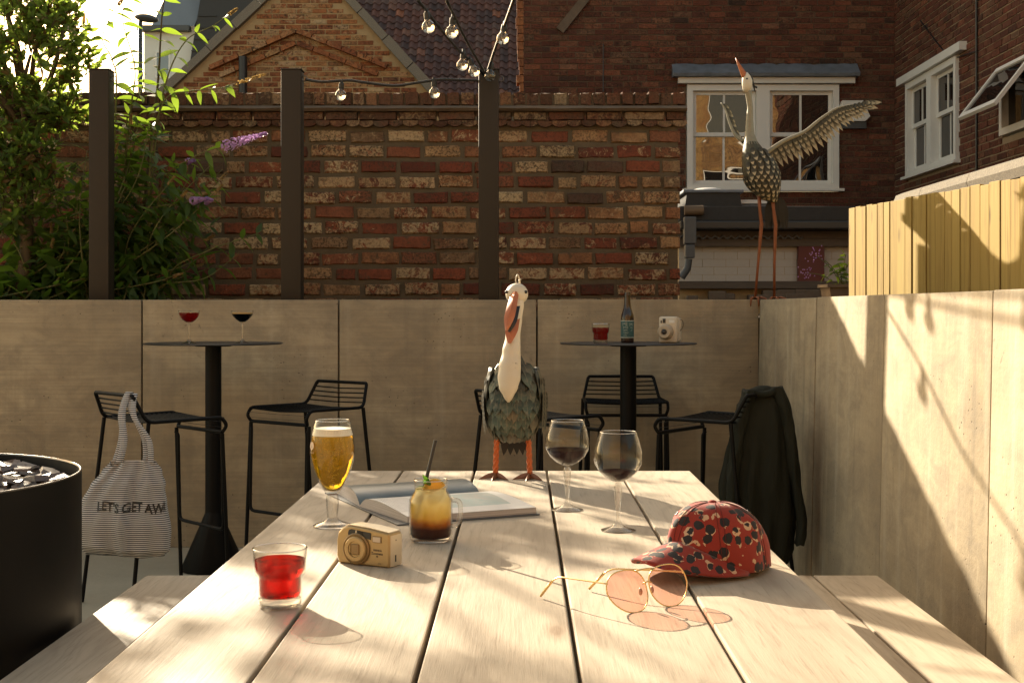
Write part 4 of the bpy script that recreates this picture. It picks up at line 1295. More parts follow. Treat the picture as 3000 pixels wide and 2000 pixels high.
# mason jar
jl = on_table(1262, 1583)
jr = thing('mason_jar', 'handled glass jar of layered amber and brown iced drink', 'jar', jl)
prof = [(.001, 0), (.034, 0), (.0405, .004), (.0432, .012), (.0435, .030), (.0435, .072), (.0425, .082), (.0375, .092), (.0335, .097), (.0325, .101), (.0335, .104), (.0325, .107), (.0335, .110), (.0325, .113), (.0335, .116), (.0333, .1205), (.0325, .1212), (.0317, .1205)]
inn = [(.0308, .104), (.0312, .098), (.0355, .0905), (.0402, .081), (.0412, .072), (.0412, .014), (.038, .008), (.001, .007)]
obj('glass_body', MB().lathe(prof + inn, 56), M['glass'], jr, True, 55)
lq = [(.001, .008), (.0375, .009), (.0405, .0145), (.0405, .072), (.0396, .0808), (.035, .0898), (.0306, .0975), (.0303, .1035), (.001, .1035)]
obj('drink', MB().lathe(lq, 48), M['layered_drink'], jr, True, 55)
hd = fillet([(.0415, -.003, .082), (.058, -.008, .080), (.060, -.009, .055), (.054, -.008, .033), (.0425, -.003, .030)], .012, 5)
obj('handle', MB().tube(hd, [.0048] * len(hd), 10), M['glass_solid'], jr, True)
rim(jr, .0326, .1208, .001)
s0 = Vector((-.0335, -.012, .016)); s1 = Vector((.0095, .0, .199))
obj('straw', MB().tube([s0, s1], .0036, 12), M['black_plastic'], jr, True, 60)
M['lemon'] = leaf_mat('lemon_flesh', (.72, .46, .06), (.80, .55, .10), (.8, .5, .05), .35)
M['rind'] = plain('lemon_rind', (.75, .47, .05), .5)
lem = MB(); pts = [(0, 0)] + [(.022 * math.cos(R(180) * j / 14), .022 * math.sin(R(180) * j / 14)) for j in range(15)]
lem.prism(pts, -.003, .003)
lm = Matrix.Translation((.008, -.004, .0985)) @ Matrix.Rotation(R(-25), 4, 'Y') @ Matrix.Rotation(R(20), 4, 'Z')
lo = obj('lemon_slice', lem.xf(lm), M['lemon'], jr)
rd = MB().tube([(.0225 * math.cos(R(180) * j / 14), 0, .0225 * math.sin(R(180) * j / 14)) for j in range(15)], .0026, 6).xf(lm)
obj('rind', rd, M['rind'], lo, True)
M['mint'] = leaf_mat('mint_leaf', (.05, .13, .02), (.08, .17, .03), (.14, .30, .02), .4)
def leaf_plate(L, W, fold=.18, droop=.12, n=7, tipw=.0):
    """blade along +x, width in y, folded along the midrib"""
    mb = MB(); rows = []
    for i in range(n + 1):
        t = i / n
        w = W * .5 * (math.sin(math.pi * min(1, t ** .75)) ** .9 if 0 < t < 1 else tipw)
        z = -droop * L * t * t
        rows.append([(L * t, -w, z + fold * w), (L * t, 0, z), (L * t, w, z + fold * w)])
    vs = [p for r in rows for p in r]; fs = []
    for i in range(n):
        for j in (0, 1):
            fs.append((i * 3 + j, i * 3 + j + 1, i * 3 + j + 4, i * 3 + j + 3))
    return mb.add(vs, fs)
for a, z, e in ((200, .104, 20), (250, .108, 45), (160, .100, 5), (225, .112, 60)):
    m4 = Matrix.Translation((-.004, -.006, z)) @ Matrix.Rotation(R(a), 4, 'Z') @ Matrix.Rotation(R(-e), 4, 'Y')
    obj('mint_leaf', leaf_plate(.027, .017).xf(m4), M['mint'], jr, True)

# coupes on the left bar table
def coupe(loc, label, m, crema=False):
    g = thing('coupe_glass', label, 'cocktail glass', loc, 0, 'coupe cocktails on the left bar table')
    bowl = [(.004, .092), (.015, .096), (.030, .106), (.041, .119), (.0465, .132), (.0495, .1495), (.0490, .1500), (.0485, .1493)] if not crema else \
           [(.004, .092), (.014, .098), (.029, .108), (.042, .121), (.0485, .131), (.0510, .1495), (.0505, .1500), (.0500, .1493)]
    obj('bowl', MB().lathe(bowl + [(r - .0012, z) for r, z in reversed(bowl[1:5])] + [(.001, .0955)], 44), M['glass'], g, True, 60)
    stem = [(.001, 0), (.034, 0), (.0355, .001), (.030, .003), (.012, .008), (.009, .013), (.0042, .018), (.0040, .045), (.0066, .078), (.0068, .086), (.004, .091), (.001, .0915)]
    obj('stem_and_foot', MB().lathe(stem, 32), M['glass_solid'], g, True, 40)
    top = .140
    pr = [(.001, .0965)] + [(r - .0017, z + .0006) for r, z in bowl[1:5]] + [((bowl[4][0] + bowl[5][0]) / 2 - .002, top - (.006 if crema else 0)), (.001, top - (.006 if crema else 0))]
    obj('drink', MB().lathe(pr, 40), m, g, True, 50)
    if crema:
        rr_ = pr[-2][0]
        obj('crema', MB().lathe([(.001, top - .0058), (rr_, top - .0058), (rr_ + .0008, top + .001), (.001, top + .0005)], 40), M['crema'], g, True, 50)
coupe(Vector(((558 - CX) / 631.1, 6.06, 1.05)), 'coupe glass of red cocktail on the left bar table', M['red_drink_far'])
coupe(Vector(((712 - CX) / 631.1, 6.07, 1.05)), 'coupe glass of dark coffee cocktail with tan foam', M['coffee_drink'], True)

# beer bottle
b = thing('beer_bottle', 'brown glass beer bottle with teal label on the right bar table', 'bottle', tb2(1839) + Vector((0, .02, 0)))
pf = [(.001, 0), (.027, 0), (.0302, .004), (.0305, .010), (.0305, .115), (.029, .128), (.023, .146), (.0185, .160), (.0155, .180), (.0135, .205), (.0128, .214), (.0148, .216), (.0148, .224), (.0135, .2275), (.0135, .2345), (.012, .2352), (.001, .2352)]
M['bottle'] = plain('brown_bottle', (.022, .008, .004), .12, 0, .2, 40, .6)
obj('bottle_glass', MB().lathe(pf, 40), M['bottle'], b, True, 40)
t = NT('teal_label')
vv = t.coords(kind='obj')
sep = t.n('SeparateXYZ', Vector=vv).outputs
band = t.ramp(sep[2], [(.0, (.5, .55, .5)), (.0, (.5, .55, .5))])
M['label_teal'] = t.done(t.pbr(t.mix(t.noise(vv, 60, 4), (.020, .075, .075), (.045, .125, .12)), .6))
M['label_pale'] = plain('pale_label_print', (.55, .58, .50), .6)
obj('label', MB().lathe([(.03075, .022), (.03075, .104)], 40), M['label_teal'], b, True)
for z in (.0235, .1005):
    obj('label_band', MB().lathe([(.0309, z), (.0309, z + .003)], 40), M['label_pale'], b, True)
fz = lambda z: .0308
for i, (txt, sz, a, z) in enumerate((('|=||', .019, -28, .088), ('||=|-|', .013, -22, .072), ('|-||=|', .011, -24, .059), ('=|-||-|=', .0095, -18, .047), ('|-|=|', .009, -26, .035), ('|=|', .016, 30, .086), ('=|-|', .010, 34, .070), ('-|=', .009, 34, .058))):
    wrap_text(txt, sz, -math.pi / 2 + R(a), z, fz, M['label_pale'], b, off=.0002)

# white instant camera
ic = thing('instant_camera', 'chunky cream instant camera with round lens on the right bar table', 'camera', tb2(1957) + Vector((0, -.03, 0)), R(-24))
M['cream_plastic'] = plain('cream_plastic', (.62, .54, .42), .35, 0, .04, 10)
M['cream_dark'] = plain('beige_plastic', (.45, .37, .27), .35, 0, .04, 10)
obj('body', MB().box(-.045, .045, -.018, .030, 0, .122, .013), M['cream_plastic'], ic, True, 60)
obj('back_shell', MB().box(-.047, .050, .010, .048, .004, .116, .012), M['cream_plastic'], ic, True, 60)
lens = MB().lathe([(.001, .0), (.037, 0), (.0365, .012), (.034, .015), (.031, .017), (.0305, .026), (.027, .029), (.014, .029), (.0135, .024), (.001, .024)], 40)
lens.xf(Matrix.Translation((-.008, -.0175, .052)) @ Matrix.Rotation(R(90), 4, 'X'))
lo = obj('lens_barrel', lens, M['cream_dark'], ic, True, 40)
ll = MB().lathe([(.001, .0), (.012, 0), (.012, .006), (.008, .009), (.001, .0095)], 24).xf(Matrix.Translation((-.008, -.0415, .052)) @ Matrix.Rotation(R(90), 4, 'X'))
obj('lens_glass', ll, M['black_plastic'], lo, True, 40)
for x, z, w, h in ((-.030, .098, .006, .012), (-.016, .102, .014, .020)):
    obj('viewfinder', MB().box(x - w / 2, x + w / 2, -.0205, -.0181, z - h / 2, z + h / 2, .001), M['black_plastic'], ic)
obj('flash', MB().box(.008, .034, -.0205, -.0181, .092, .106, .001), M['white_paint'], ic)
obj('sensor', MB().box(-.040, -.036, -.0205, -.0181, .070, .078, .001), M['black_plastic'], ic)
stp = fillet([(.046, .02, .110), (.060, .02, .105), (.066, .02, .085), (.060, .02, .070), (.048, .02, .055)], .01)
obj('strap', MB().tube(stp, .0016, 6), M['stem'], ic, True)

# ------------------------------------------------------------------ gold compact camera
cl = Vector((-.2749, 2.365, TT))
yaw = math.atan2(-.053, .0995)
cc = thing('compact_camera', 'champagne gold compact film camera standing on the oak table', 'camera', cl, yaw)
M['champagne'] = plain('champagne_plastic', (.42, .295, .135), .32, .35, .05, 120)
M['champagne_top'] = plain('pale_gold_plastic', (.62, .53, .38), .35, .25, .04, 120)
M['champagne_dark'] = plain('bronze_ring', (.26, .17, .075), .4, .4)
W2_ = .0575
ol = [(-W2_ + .004, .0), (W2_ - .002, .0), (W2_, .004), (W2_, .058), (W2_ - .002, .061), (.012, .0665), (-.030, .0690), (-.044, .066), (-.054, .056), (-W2_, .042), (-W2_ - .0005, .012)]
body = MB(); rings = []
for y, ins in ((-.020, .003), (-.0175, .0006), (.0, 0), (.018, .0006), (.021, .004)):
    cxm, czm = 0, .034
    rings.append([(x - math.copysign(ins, x), y, czm + (z - czm) * (1 - ins / .034)) for x, z in ol])
body.loops(rings)
obj('body', body, M['champagne'], cc, True, 35)
rt = MB().box(W2_ - .016, W2_ + .0008, -.0165, .0215, .0004, .0575, .004)
obj('grip_end', rt, M['champagne_top'], cc, True, 40)
tp = MB(); rings = []
for y in (-.016, .0195):
    rings.append([(W2_ - .003, y, .0612), (.012, y, .0667), (-.030, y, .0692), (-.042, y, .0668), (-.042, y, .0676), (-.030, y, .0706), (.012, y, .0682), (W2_ - .003, y, .0626)])
tp.loops(rings)
obj('top_plate', tp, M['champagne_top'], cc, True, 40)
lr = MB().lathe([(.001, 0), (.0275, 0), (.0275, .003), (.026, .0045), (.0245, .003), (.0235, .003), (.0225, .007), (.0205, .0085), (.0145, .0085), (.0135, .0065), (.001, .0065)], 44).xf(Matrix.Translation((-.012, -.0195, .029)) @ Matrix.Rotation(R(90), 4, 'X'))
lo = obj('lens_barrel', lr, M['champagne'], cc, True, 35)
rg = MB().lathe([(.0278, 0), (.0284, .001), (.0284, .0036), (.0262, .0052), (.026, .0046), (.0275, .003)], 44).xf(Matrix.Translation((-.012, -.0195, .029)) @ Matrix.Rotation(R(90), 4, 'X'))
obj('ring', rg, M['champagne_dark'], lo, True, 35)
rg = MB().lathe([(.0236, .0032), (.0244, .0032), (.0244, .0036), (.0236, .0036)], 44).xf(Matrix.Translation((-.012, -.0195, .029)) @ Matrix.Rotation(R(90), 4, 'X'))
obj('ring', rg, M['champagne_dark'], lo, True, 35)
obj('lens_cover', MB().box(-.021, -.003, -.0272, -.0258, .0195, .0385, .002).xf(Matrix.Identity(4)), M['champagne_dark'], lo)
vf = [(-.031, .0555), (-.029, .0615), (-.024, .0635), (.017, .0595), (.019, .058), (.018, .0475), (-.004, .0515), (-.026, .051), (-.030, .0525)]
obj('viewfinder', MB().prism(vf, -.0212, -.0195), M['black_plastic'], cc)
obj('viewfinder_bar', MB().prism([(-.0145, .0515), (-.0120, .0515), (-.0115, .0622), (-.0140, .0624)], -.0217, -.0213), M['champagne_top'], cc)
obj('viewfinder_glass', MB().prism([(-.010, .0525), (.002, .052), (.002, .060), (-.0095, .061)], -.0218, -.0213), M['glass_brown'], cc)
obj('flash_window', MB().box(.022, .041, -.0215, -.0196, .043, .055, .001), M['champagne_dark'], cc)
M['frost'] = plain('flash_diffuser', (.55, .46, .36), .3)
obj('flash_lens', MB().box(.0235, .0395, -.0221, -.0216, .0445, .0535), M['frost'], cc)
for txt, sz, x, z in (('YASHICA', .0046, .032, .0295), ('Zoomate', .0066, .0315, .0238), ('70', .0046, .0315, .0185), ('-=-=-=-', .0026, .037, .0065)):
    me = text_mesh(txt, sz, .0001, bold=.00012)
    link('lettering', me, M['black_plastic'], cc, (x, -.0203, z), (R(90), 0, 0))
obj('strap_slot', MB().box(W2_ + .0008, W2_ + .0012, -.003, .001, .009, .021), M['black_plastic'], cc)
obj('screw', MB().box(W2_ + .0008, W2_ + .0012, -.001, .001, .046, .0485), M['black_plastic'], cc)

# ------------------------------------------------------------------ open book
u = Vector((.905, .425, 0)).normalized(); vdir = Vector((.425, -.905, 0)).normalized()
S1 = Vector((-.372, 3.02, TT))
bk = thing('open_book', 'open illustrated book lying on the oak table behind the jar', 'book', S1, math.atan2(u.y, u.x))
BL, BWd = .305, .262                       # spine length, page width; local x along the spine, local -y to the near page
def page_z(s, base, curl):                 # height of the page block over its width
    return base * (1 - .18 * s) + curl * math.sin(math.pi * min(1, s * 1.25) ** .8) * (1 - s) if s > 0 else .004
t = NT('book_paper'); M['paper'] = t.done(t.pbr(t.mix(t.noise(t.coords(), 8, 3), (.74, .71, .66), (.82, .79, .74)), .45, spec=.35))
t = NT('page_edges')
zc = t.n('SeparateXYZ', Vector=t.n('TexCoord').outputs['Object']).outputs[2]
st_ = t.n('TexNoise', Vector=t.coords((2, 2, 1900), 'obj'), Scale=1.0, Detail=2.0).outputs[0]
M['page_edge'] = t.done(t.pbr(t.mix(t.ramp(st_, [(.4, 0), (.6, 1)]), (.36, .32, .29), (.62, .57, .53)), .8))
def photo_page():
    t = NT('printed_photo_page')
    v = t.n('TexCoord').outputs['Object']
    s = t.n('SeparateXYZ', Vector=v).outputs
    n = t.noise(t.coords((9, 9, 1), 'obj'), 1.0, 4, .6, 1.0)
    sea = t.ramp(n, [(.35, (.30, .42, .40)), (.5, (.48, .57, .53)), (.65, (.60, .58, .52))])
    def between(x, a, b): return t.math('MULTIPLY', t.math('GREATER_THAN', x, a), t.math('LESS_THAN', x, b))
    inn = t.math('MULTIPLY', between(s[0], .10, .285), between(s[1], -.215, -.075))
    tx = t.math('MULTIPLY', between(s[0], .015, .085), between(s[1], -.225, -.045))
    ln = t.math('MULTIPLY', t.math('LESS_THAN', t.math('FRACT', t.math('MULTIPLY', s[0], 1 / .0058)), .42), t.math('GREATER_THAN', t.noise(t.coords((60, 260, 1), 'obj'), 1.0, 2), .42))
    base = t.mix(t.math('MULTIPLY', t.math('MULTIPLY', tx, ln), .65), (.80, .77, .72), (.12, .12, .12))
    return t.done(t.pbr(t.mix(inn, base, sea), .4, spec=.4))
M['photo_page'] = photo_page()
def dark_page():
    t = NT('dark_printed_page')
    n = t.noise(t.coords((4, 7, 1), 'obj'), 1.0, 4, .6, .5)
    return t.done(t.pbr(t.ramp(n, [(.35, (.05, .07, .075)), (.55, (.13, .165, .17)), (.7, (.30, .31, .30))]), .3, spec=.6))
M['dark_page'] = dark_page()
def page_block(sign, base, curl, curlout, mtop, nm):
    ns = 16
    top = []; bot = []
    for i in range(ns + 1):
        s = i / ns
        hump = curl * math.sin(math.pi * s) ** 1.0 * (1 - .55 * s)
        z = .006 + base * min(1, s * 7) ** .6 * (1 - .30 * s) + hump
        top.append((s, z))
    surf = MB()
    vs = []
    for s, z in top:
        for x in (0, BL): vs.append((x + (.02 * s), sign * BWd * s, z))
    surf.add(vs, [(2 * i, 2 * i + 1, 2 * i + 3, 2 * i + 2) for i in range(ns)])
    p = obj('page', surf, mtop, bk, True)
    ed_ = MB(); vs = []
    lift = curlout
    for s, z in top:
        zb = .0035 + lift * (1 - s) * min(1, s * 5) * 0
        for x in (0, BL): vs += [(x + .02 * s, sign * BWd * s, z - .0004), (x + .02 * s, sign * BWd * s, zb)]
    fs = []
    for i in range(ns):
        b0 = 4 * i; b1 = 4 * (i + 1)
        fs += [(b0, b1, b1 + 1, b0 + 1), (b0 + 2, b0 + 3, b1 + 3, b1 + 2)]
    e = 4 * ns
    fs += [(e, e + 2, e + 3, e + 1)]
    ed_.add(vs, fs)
    obj('page_block', ed_, M['page_edge'], bk, True, 40)
page_block(-1, .016, .013, 0, M['photo_page'], 'near')
page_block(1, .010, .028, 0, M['dark_page'], 'far')
cv = MB().box(-.004, BL + .026, -BWd - .006, BWd + .004, .0, .003, .001)
M['cover'] = plain('grey_book_cover', (.10, .11, .12), .5)
obj('cover', cv, M['cover'], bk)

# ------------------------------------------------------------------ cap
CO = Vector((.348, 2.30, TT))
brim = Vector((-.82, -.57, 0)).normalized()
cap = thing('baseball_cap', 'red leopard print baseball cap on the right side of the oak table', 'cap', CO, math.atan2(brim.y, brim.x))
t = NT('leopard_print_cotton')
v = t.coords((1, 1, 1), 'obj')
wv = t.n('TexNoise', Vector=v, Scale=70.0, Detail=3.0).outputs['Color']
va = t.t.nodes.new('ShaderNodeVectorMath'); va.operation = 'MULTIPLY_ADD'
t.set(va.inputs[0], wv); va.inputs[1].default_value = (.010, .010, .010); t.set(va.inputs[2], v)
vo = t.n('TexVoronoi', Vector=va.outputs[0], Scale=46.0, Randomness=.7)
dist = vo.outputs['Distance']
wv2 = t.noise(v, 90, 2)
sp = t.math('LESS_THAN', t.math('ADD', dist, t.math('MULTIPLY', wv2, .26)), .53)
# cream rim on one side of every spot
sh = t.t.nodes.new('ShaderNodeVectorMath'); sh.operation = 'ADD'; t.set(sh.inputs[0], va.outputs[0]); sh.inputs[1].default_value = (.0015, .0025, .0034)
vo2 = t.n('TexVoronoi', Vector=sh.outputs[0], Scale=46.0, Randomness=.7)
sp2 = t.math('LESS_THAN', t.math('ADD', vo2.outputs['Distance'], t.math('MULTIPLY', wv2, .26)), .565)
gate = t.math('GREATER_THAN', t.noise(v, 75, 1), .47)
weave = t.noise(v, 1400, 2)
col = t.mix(weave, (.215, .024, .017), (.30, .042, .028))
col = t.mix(t.math('MULTIPLY', sp2, gate), col, (.55, .36, .23))
col = t.mix(sp, col, (.028, .025, .026))
M['leopard'] = t.done(t.pbr(col, .85, normal=t.bump(weave, .25, .0006), spec=.15, Sheen_Weight=.15))
def crown_pt(a, e):
    """a = azimuth (0 front), e = 0 rim .. 1 top"""
    f = math.cos(a)
    ax_ = .100 if f > 0 else .098
    r = math.cos(e * math.pi / 2) ** (.60 if f > 0 else .74)
    hgt = .116 * math.sin(e * math.pi / 2) ** .94
    x = ax_ * r * math.cos(a); y = .080 * r * math.sin(a)
    seam = .0016 * abs(math.cos(3 * a)) ** 14
    wr = .0030 * math.sin(5 * a + 6 * e) * (1 - e) + .0045 * math.sin(3 * a + 2) * math.sin(math.pi * e) + .0022 * math.sin(9 * a - 7 * e) * math.sin(math.pi * e) - .004 * math.exp(-((e - .55) / .12) ** 2) * math.sin(2 * a + .6)
    k2 = 1 + (wr - seam) / .09
    x = x * k2 + .012 * (hgt / .12) * (1 if True else 0)
    return (x, y * k2, hgt)
cr = MB(); rings = []
NA, NE = 72, 22
for i in range(NE + 1):
    e = i / NE * .995
    ring = []
    for j in range(NA):
        x, y, z = crown_pt(2 * math.pi * j / NA, e)
        if i == 0: z += .004 * math.sin(2 * math.pi * j / NA) ** 2
        ring.append((x, y, z + .006))
    rings.append(ring)
cr.loops(rings, False, True)
crown = obj('crown', cr, M['leopard'], cap, True)
md = crown.modifiers.new('thick', 'SOLIDIFY'); md.thickness = .0022; md.offset = -1
br = MB(); ns, nt = 22, 10
vs = []
for i in range(nt + 1):
    tt = i / nt
    for j in range(ns + 1):
        s = -1 + 2 * j / ns
        a = s * R(82)
        x0_, y0_, _ = crown_pt(a, 0.0)
        Lb = .086 * (1 - abs(s) ** 3.6) ** .62 + .0005
        x = x0_ - .004 + Lb * tt; y = y0_ * (1 + .04 * tt)
        arch = .058 * (1 - (abs(y) / .088) ** 2)
        z = .004 + arch * (1 - .42 * tt)
        vs.append((x, y, max(z, .003)))
fs = [(i * (ns + 1) + j, i * (ns + 1) + j + 1, (i + 1) * (ns + 1) + j + 1, (i + 1) * (ns + 1) + j) for i in range(nt) for j in range(ns)]
br.add(vs, fs)
bo = obj('brim', br, M['leopard'], cap, True)
md = bo.modifiers.new('thick', 'SOLIDIFY'); md.thickness = .004; md.offset = 0
M['seam'] = plain('dark_red_stitching', (.10, .014, .010), .9)
for k_ in range(6):
    a = R(60 * k_)
    for da in (-.035, .035):
        pts = []
        for i in range(16):
            e = .02 + .95 * i / 15
            x, y, z = crown_pt(a + da * (1 + 2 * e), e)
            nrm = Vector((x, y, z * .6)).normalized()
            pts.append(Vector((x, y, z + .006)) + nrm * .0004)
        obj('seam', MB().tube(pts, .0006, 4), M['seam'], cap, True)
btn = MB(); btn.ball((crown_pt(0, .995)[0], 0, .1285), .0075, .0075, .004, 16, 8)
btn.v = [(x, y, z - .0065) for x, y, z in btn.v]
obj('button', btn, M['leopard'], cap, True)
for k_ in range(6):
    a = R(30 + 60 * k_)
    ey = MB()
    x, y, z = crown_pt(a, .62)
    nrm = Vector((x, y, z * .8)).normalized()
    ctr = Vector((x, y, z + .006)) + nrm * .0008
    ta = nrm.orthogonal().normalized(); tb_ = nrm.cross(ta)
    ey.tube([tuple(ctr + ta * .0032 * math.cos(q_) + tb_ * .0032 * math.sin(q_)) for q_ in [2 * math.pi * i / 12 for i in range(12)]], .0009, 5, True)
    obj('eyelet', ey, M['black_plastic'], cap, True)

# ------------------------------------------------------------------ sunglasses
LB = Vector((.160, 1.985, TT)); RB = Vector((.233, 2.035, TT))
ax_u = (RB - LB).normalized()                       # along the lenses
sgc = (LB + RB) / 2
sg = thing('sunglasses', 'gold wire aviator sunglasses with rose tinted lenses', 'sunglasses', sgc, math.atan2(ax_u.y, ax_u.x))
M['gold'] = plain('gold_wire', (.72, .50, .22), .28, .9, .05)
lens_ol = []
for j in range(40):
    a = 2 * math.pi * j / 40
    x = .0295 * math.copysign(abs(math.cos(a)) ** .85, math.cos(a)); z = .0255 * math.copysign(abs(math.sin(a)) ** .8, math.sin(a))
    if z < 0: x *= 1 - .22 * (-z / .0255) ** 1.4; x -= 0
    lens_ol.append((x * 1.08, z * 1.06))
tilt = R(-22)
def gl(x, y, z):                                     # glasses plane leans back
    zz = z
    return Vector((x, y + math.sin(-tilt) * zz, math.cos(tilt) * zz))
half = .0345
for sx in (-1, 1):
    pts = []
    for x, z in lens_ol:
        xx = x + (.004 * sx * (-z / .0255) * -1 if z < 0 else 0)
        bow = -.003 * (1 - (x / .03) ** 2)
        pts.append(gl(sx * half + xx, bow, z + .0268))
    ctr = gl(sx * half, -.0036, .0268)
    lm_ = MB().add([tuple(ctr)] + [tuple(p) for p in pts], [(0, 1 + j, 1 + (j + 1) % 40) for j in range(40)])
    lo = obj('lens', lm_, M['lens_pink'], sg, True)
    obj('rim', MB().tube(pts, .0009, 6, True), M['gold'], sg, True)
    np_ = MB(); np_.ball(tuple(gl(sx * .0095, .006, .022)), .002, .004, .005, 10, 6)
    obj('nose_pad', np_, M['frost'], sg, True)
    # temple arm
    hx_ = sx * (half + .031)
    h0 = gl(hx_, .001, .040)
    arm_dir = Vector((-.16, 1, 0)).normalized() if sx < 0 else Vector((-.62, 1, 0)).normalized()
    Lm = .088 if sx < 0 else .105
    e1 = h0 + arm_dir * Lm + Vector((0, 0, -.004)); e2 = e1 + arm_dir * .028; e2.z = .003
    obj('temple', MB().tube(fillet([gl(sx * (half + .028), .0, .039), h0, e1, e2], .014), .0011, 6), M['gold'], sg, True)
    tip = MB().tube([e1.lerp(e2, .25), e2], .0019, 8)
    obj('temple_tip', tip, M['lens_tip'] if 'lens_tip' in M else M['gold'], sg, True)
obj('bridge', MB().tube([gl(-.0075, 0, .033), gl(0, -.003, .036), gl(.0075, 0, .033)], .001, 6), M['gold'], sg, True)
obj('brow_bar', MB().tube([gl(-.016, 0, .050), gl(-.006, -.002, .0515), gl(.006, -.002, .0515), gl(.016, 0, .050)], .0012, 6), M['gold'], sg, True)

sg.scale = (1.2, 1.2, 1.2); sg.location.x += .006
# ------------------------------------------------------------------ tote bag on the left stool
hang = stool_pt(0, .135, -SD - .053, SZ + .112)
tot = thing('tote_bag', 'black and white striped cotton tote bag hanging from a bar stool', 'bag', (hang.x, hang.y, 0), 0)
t = NT('striped_cotton')
zc = t.n('SeparateXYZ', Vector=t.n('TexCoord').outputs['Object']).outputs[2]
nn = t.noise(t.coords((9, 9, 9), 'obj'), 1.0, 3)
zz = t.math('ADD', zc, t.math('MULTIPLY', nn, .004))
fr_ = t.math('FRACT', t.math('MULTIPLY', zz, 1 / .0078))
col = t.mix(t.ramp(fr_, [(.40, 0), (.48, 1), (.86, 1), (.94, 0)]), (.68, .655, .63), (.016, .015, .015))
M['stripe'] = t.done(t.pbr(col, .9, normal=t.bump(t.noise(t.coords((22, 22, 5), 'obj'), 1, 3), .4, .01), spec=.1))
hz_ = hang.z
bz0, bz1 = .262, .625
lx0 = -.075                               # bag body centre relative to the hook
def bag_half(z):
    return lerp_table([(bz0, .150), (bz0 + .025, .173), (bz0 + .10, .178), (bz0 + .20, .165), (bz0 + .27, .145), (bz0 + .32, .118), (bz1, .088)], z)[0]
def bag_x(z):
    return lerp_table([(bz0, -.008), (bz0 + .2, -.012), (bz1, .022)], z)[0]
def bag_depth(z):
    return lerp_table([(bz0, .012), (bz0 + .03, .045), (bz0 + .12, .058), (bz0 + .25, .040), (bz1, .012)], z)[0]
def bag_front(sx, z):
    """sx in -1..1 across the bag -> (x, y)"""
    fold = .0075 * math.sin(7.5 * sx + 9 * z + 1.0) + .006 * math.sin(13 * sx - 5 * z) + .010 * math.exp(-((sx - .18) / .10) ** 2) * 1
    d = bag_depth(z) * max(0, 1 - abs(sx) ** 2.2) ** .5
    return (bag_x(z) + bag_half(z) * sx, -(d - fold * (1 - abs(sx) ** 4)))
o_, oy_ = .028, -.115
rings = []
nz, nx = 40, 40
for i in range(nz + 1):
    z = bz0 + (bz1 - bz0) * i / nz
    ring = []
    for j in range(nx + 1):
        sx = -math.cos(math.pi * j / nx)
        x, y = bag_front(sx, z)
        dz = -.010 * math.sin(2.2 * sx + .6) * (1 - i / nz) + (-.03 * max(0, -sx - .25) * (i / nz) ** 3) + (-.012 * max(0, sx - .4)) * (i / nz) ** 3
        ring.append((x, y, z + dz))
    for j in range(1, nx):
        sx = math.cos(math.pi * j / nx)
        x, y = bag_front(sx, z)
        ring.append((x, bag_depth(z) * max(0, 1 - abs(sx) ** 2.2) ** .5 * .8 + .001, z))
    rings.append(ring)
bagm = MB().loops(rings, True, False)
bagm.v = [(x + o_, y + oy_, z) for x, y, z in bagm.v]
obj('bag_body', bagm, M['stripe'], tot, True)
def strap(pts, w, m=M['stripe']):
    mb = MB(); rings = []
    P = [Vector(p) for p in sag_curve(pts, 8)]
    for p in P:
        rings.append([(p.x - w / 2, p.y - .001, p.z), (p.x + w / 2, p.y - .001, p.z), (p.x + w / 2, p.y + .001, p.z), (p.x - w / 2, p.y + .001, p.z)])
    return mb.loops(rings)
obj('strap', strap([(o_ - .030, oy_ - .008, .615), (o_ - .018, oy_ * .8 - .010, .70), (-.012, oy_ * .4 - .01, .80), (.0, -.006, hz_ + .010), (.006, .012, hz_ - .01)], .028), M['stripe'], tot, True)
obj('strap', strap([(o_ + .092, oy_ - .008, .612), (o_ + .080, oy_ * .8 - .012, .70), (.038, oy_ * .45 - .012, .79), (.022, -.004, hz_ + .004), (.020, .012, hz_ - .008)], .022), M['stripe'], tot, True)
obj('strap', strap([(o_ - .055, oy_ + .012, .612), (o_ - .035, oy_ * .8 + .010, .70), (-.010, oy_ * .35 + .0, .82), (-.004, -.002, hz_ + .006)], .022), M['stripe'], tot, True)
obj('strap', strap([(o_ + .065, oy_ + .014, .612), (o_ + .055, oy_ * .8 + .014, .70), (.018, oy_ * .35, .82), (.008, -.002, hz_ + .006)], .022), M['stripe'], tot, True)
me = text_mesh("LET'S GET AWAY", .050, 0, 'LEFT', .0014, 3)
bm = bmesh.new(); bm.from_mesh(me)
bmesh.ops.triangulate(bm, faces=bm.faces)
bmesh.ops.subdivide_edges(bm, edges=bm.edges, cuts=2)
zt_ = .452
for vtx in bm.verts:
    x, y = vtx.co.x, vtx.co.y
    wobble = .004 * math.sin(x * 40)
    z = zt_ + y + wobble - .02 * x
    xx = -.105 + x * .80
    sx = (xx - bag_x(z)) / bag_half(z)
    if sx > .93: sx = .93 + (1 - math.exp(-(sx - .93) * 3)) * .07
    fx, fy = bag_front(min(sx, .9995), z)
    vtx.co = (fx + o_, fy - .0022 + oy_, z)
bm.to_mesh(me); bm.free()
link('lettering', me, M['black_plastic'], tot)

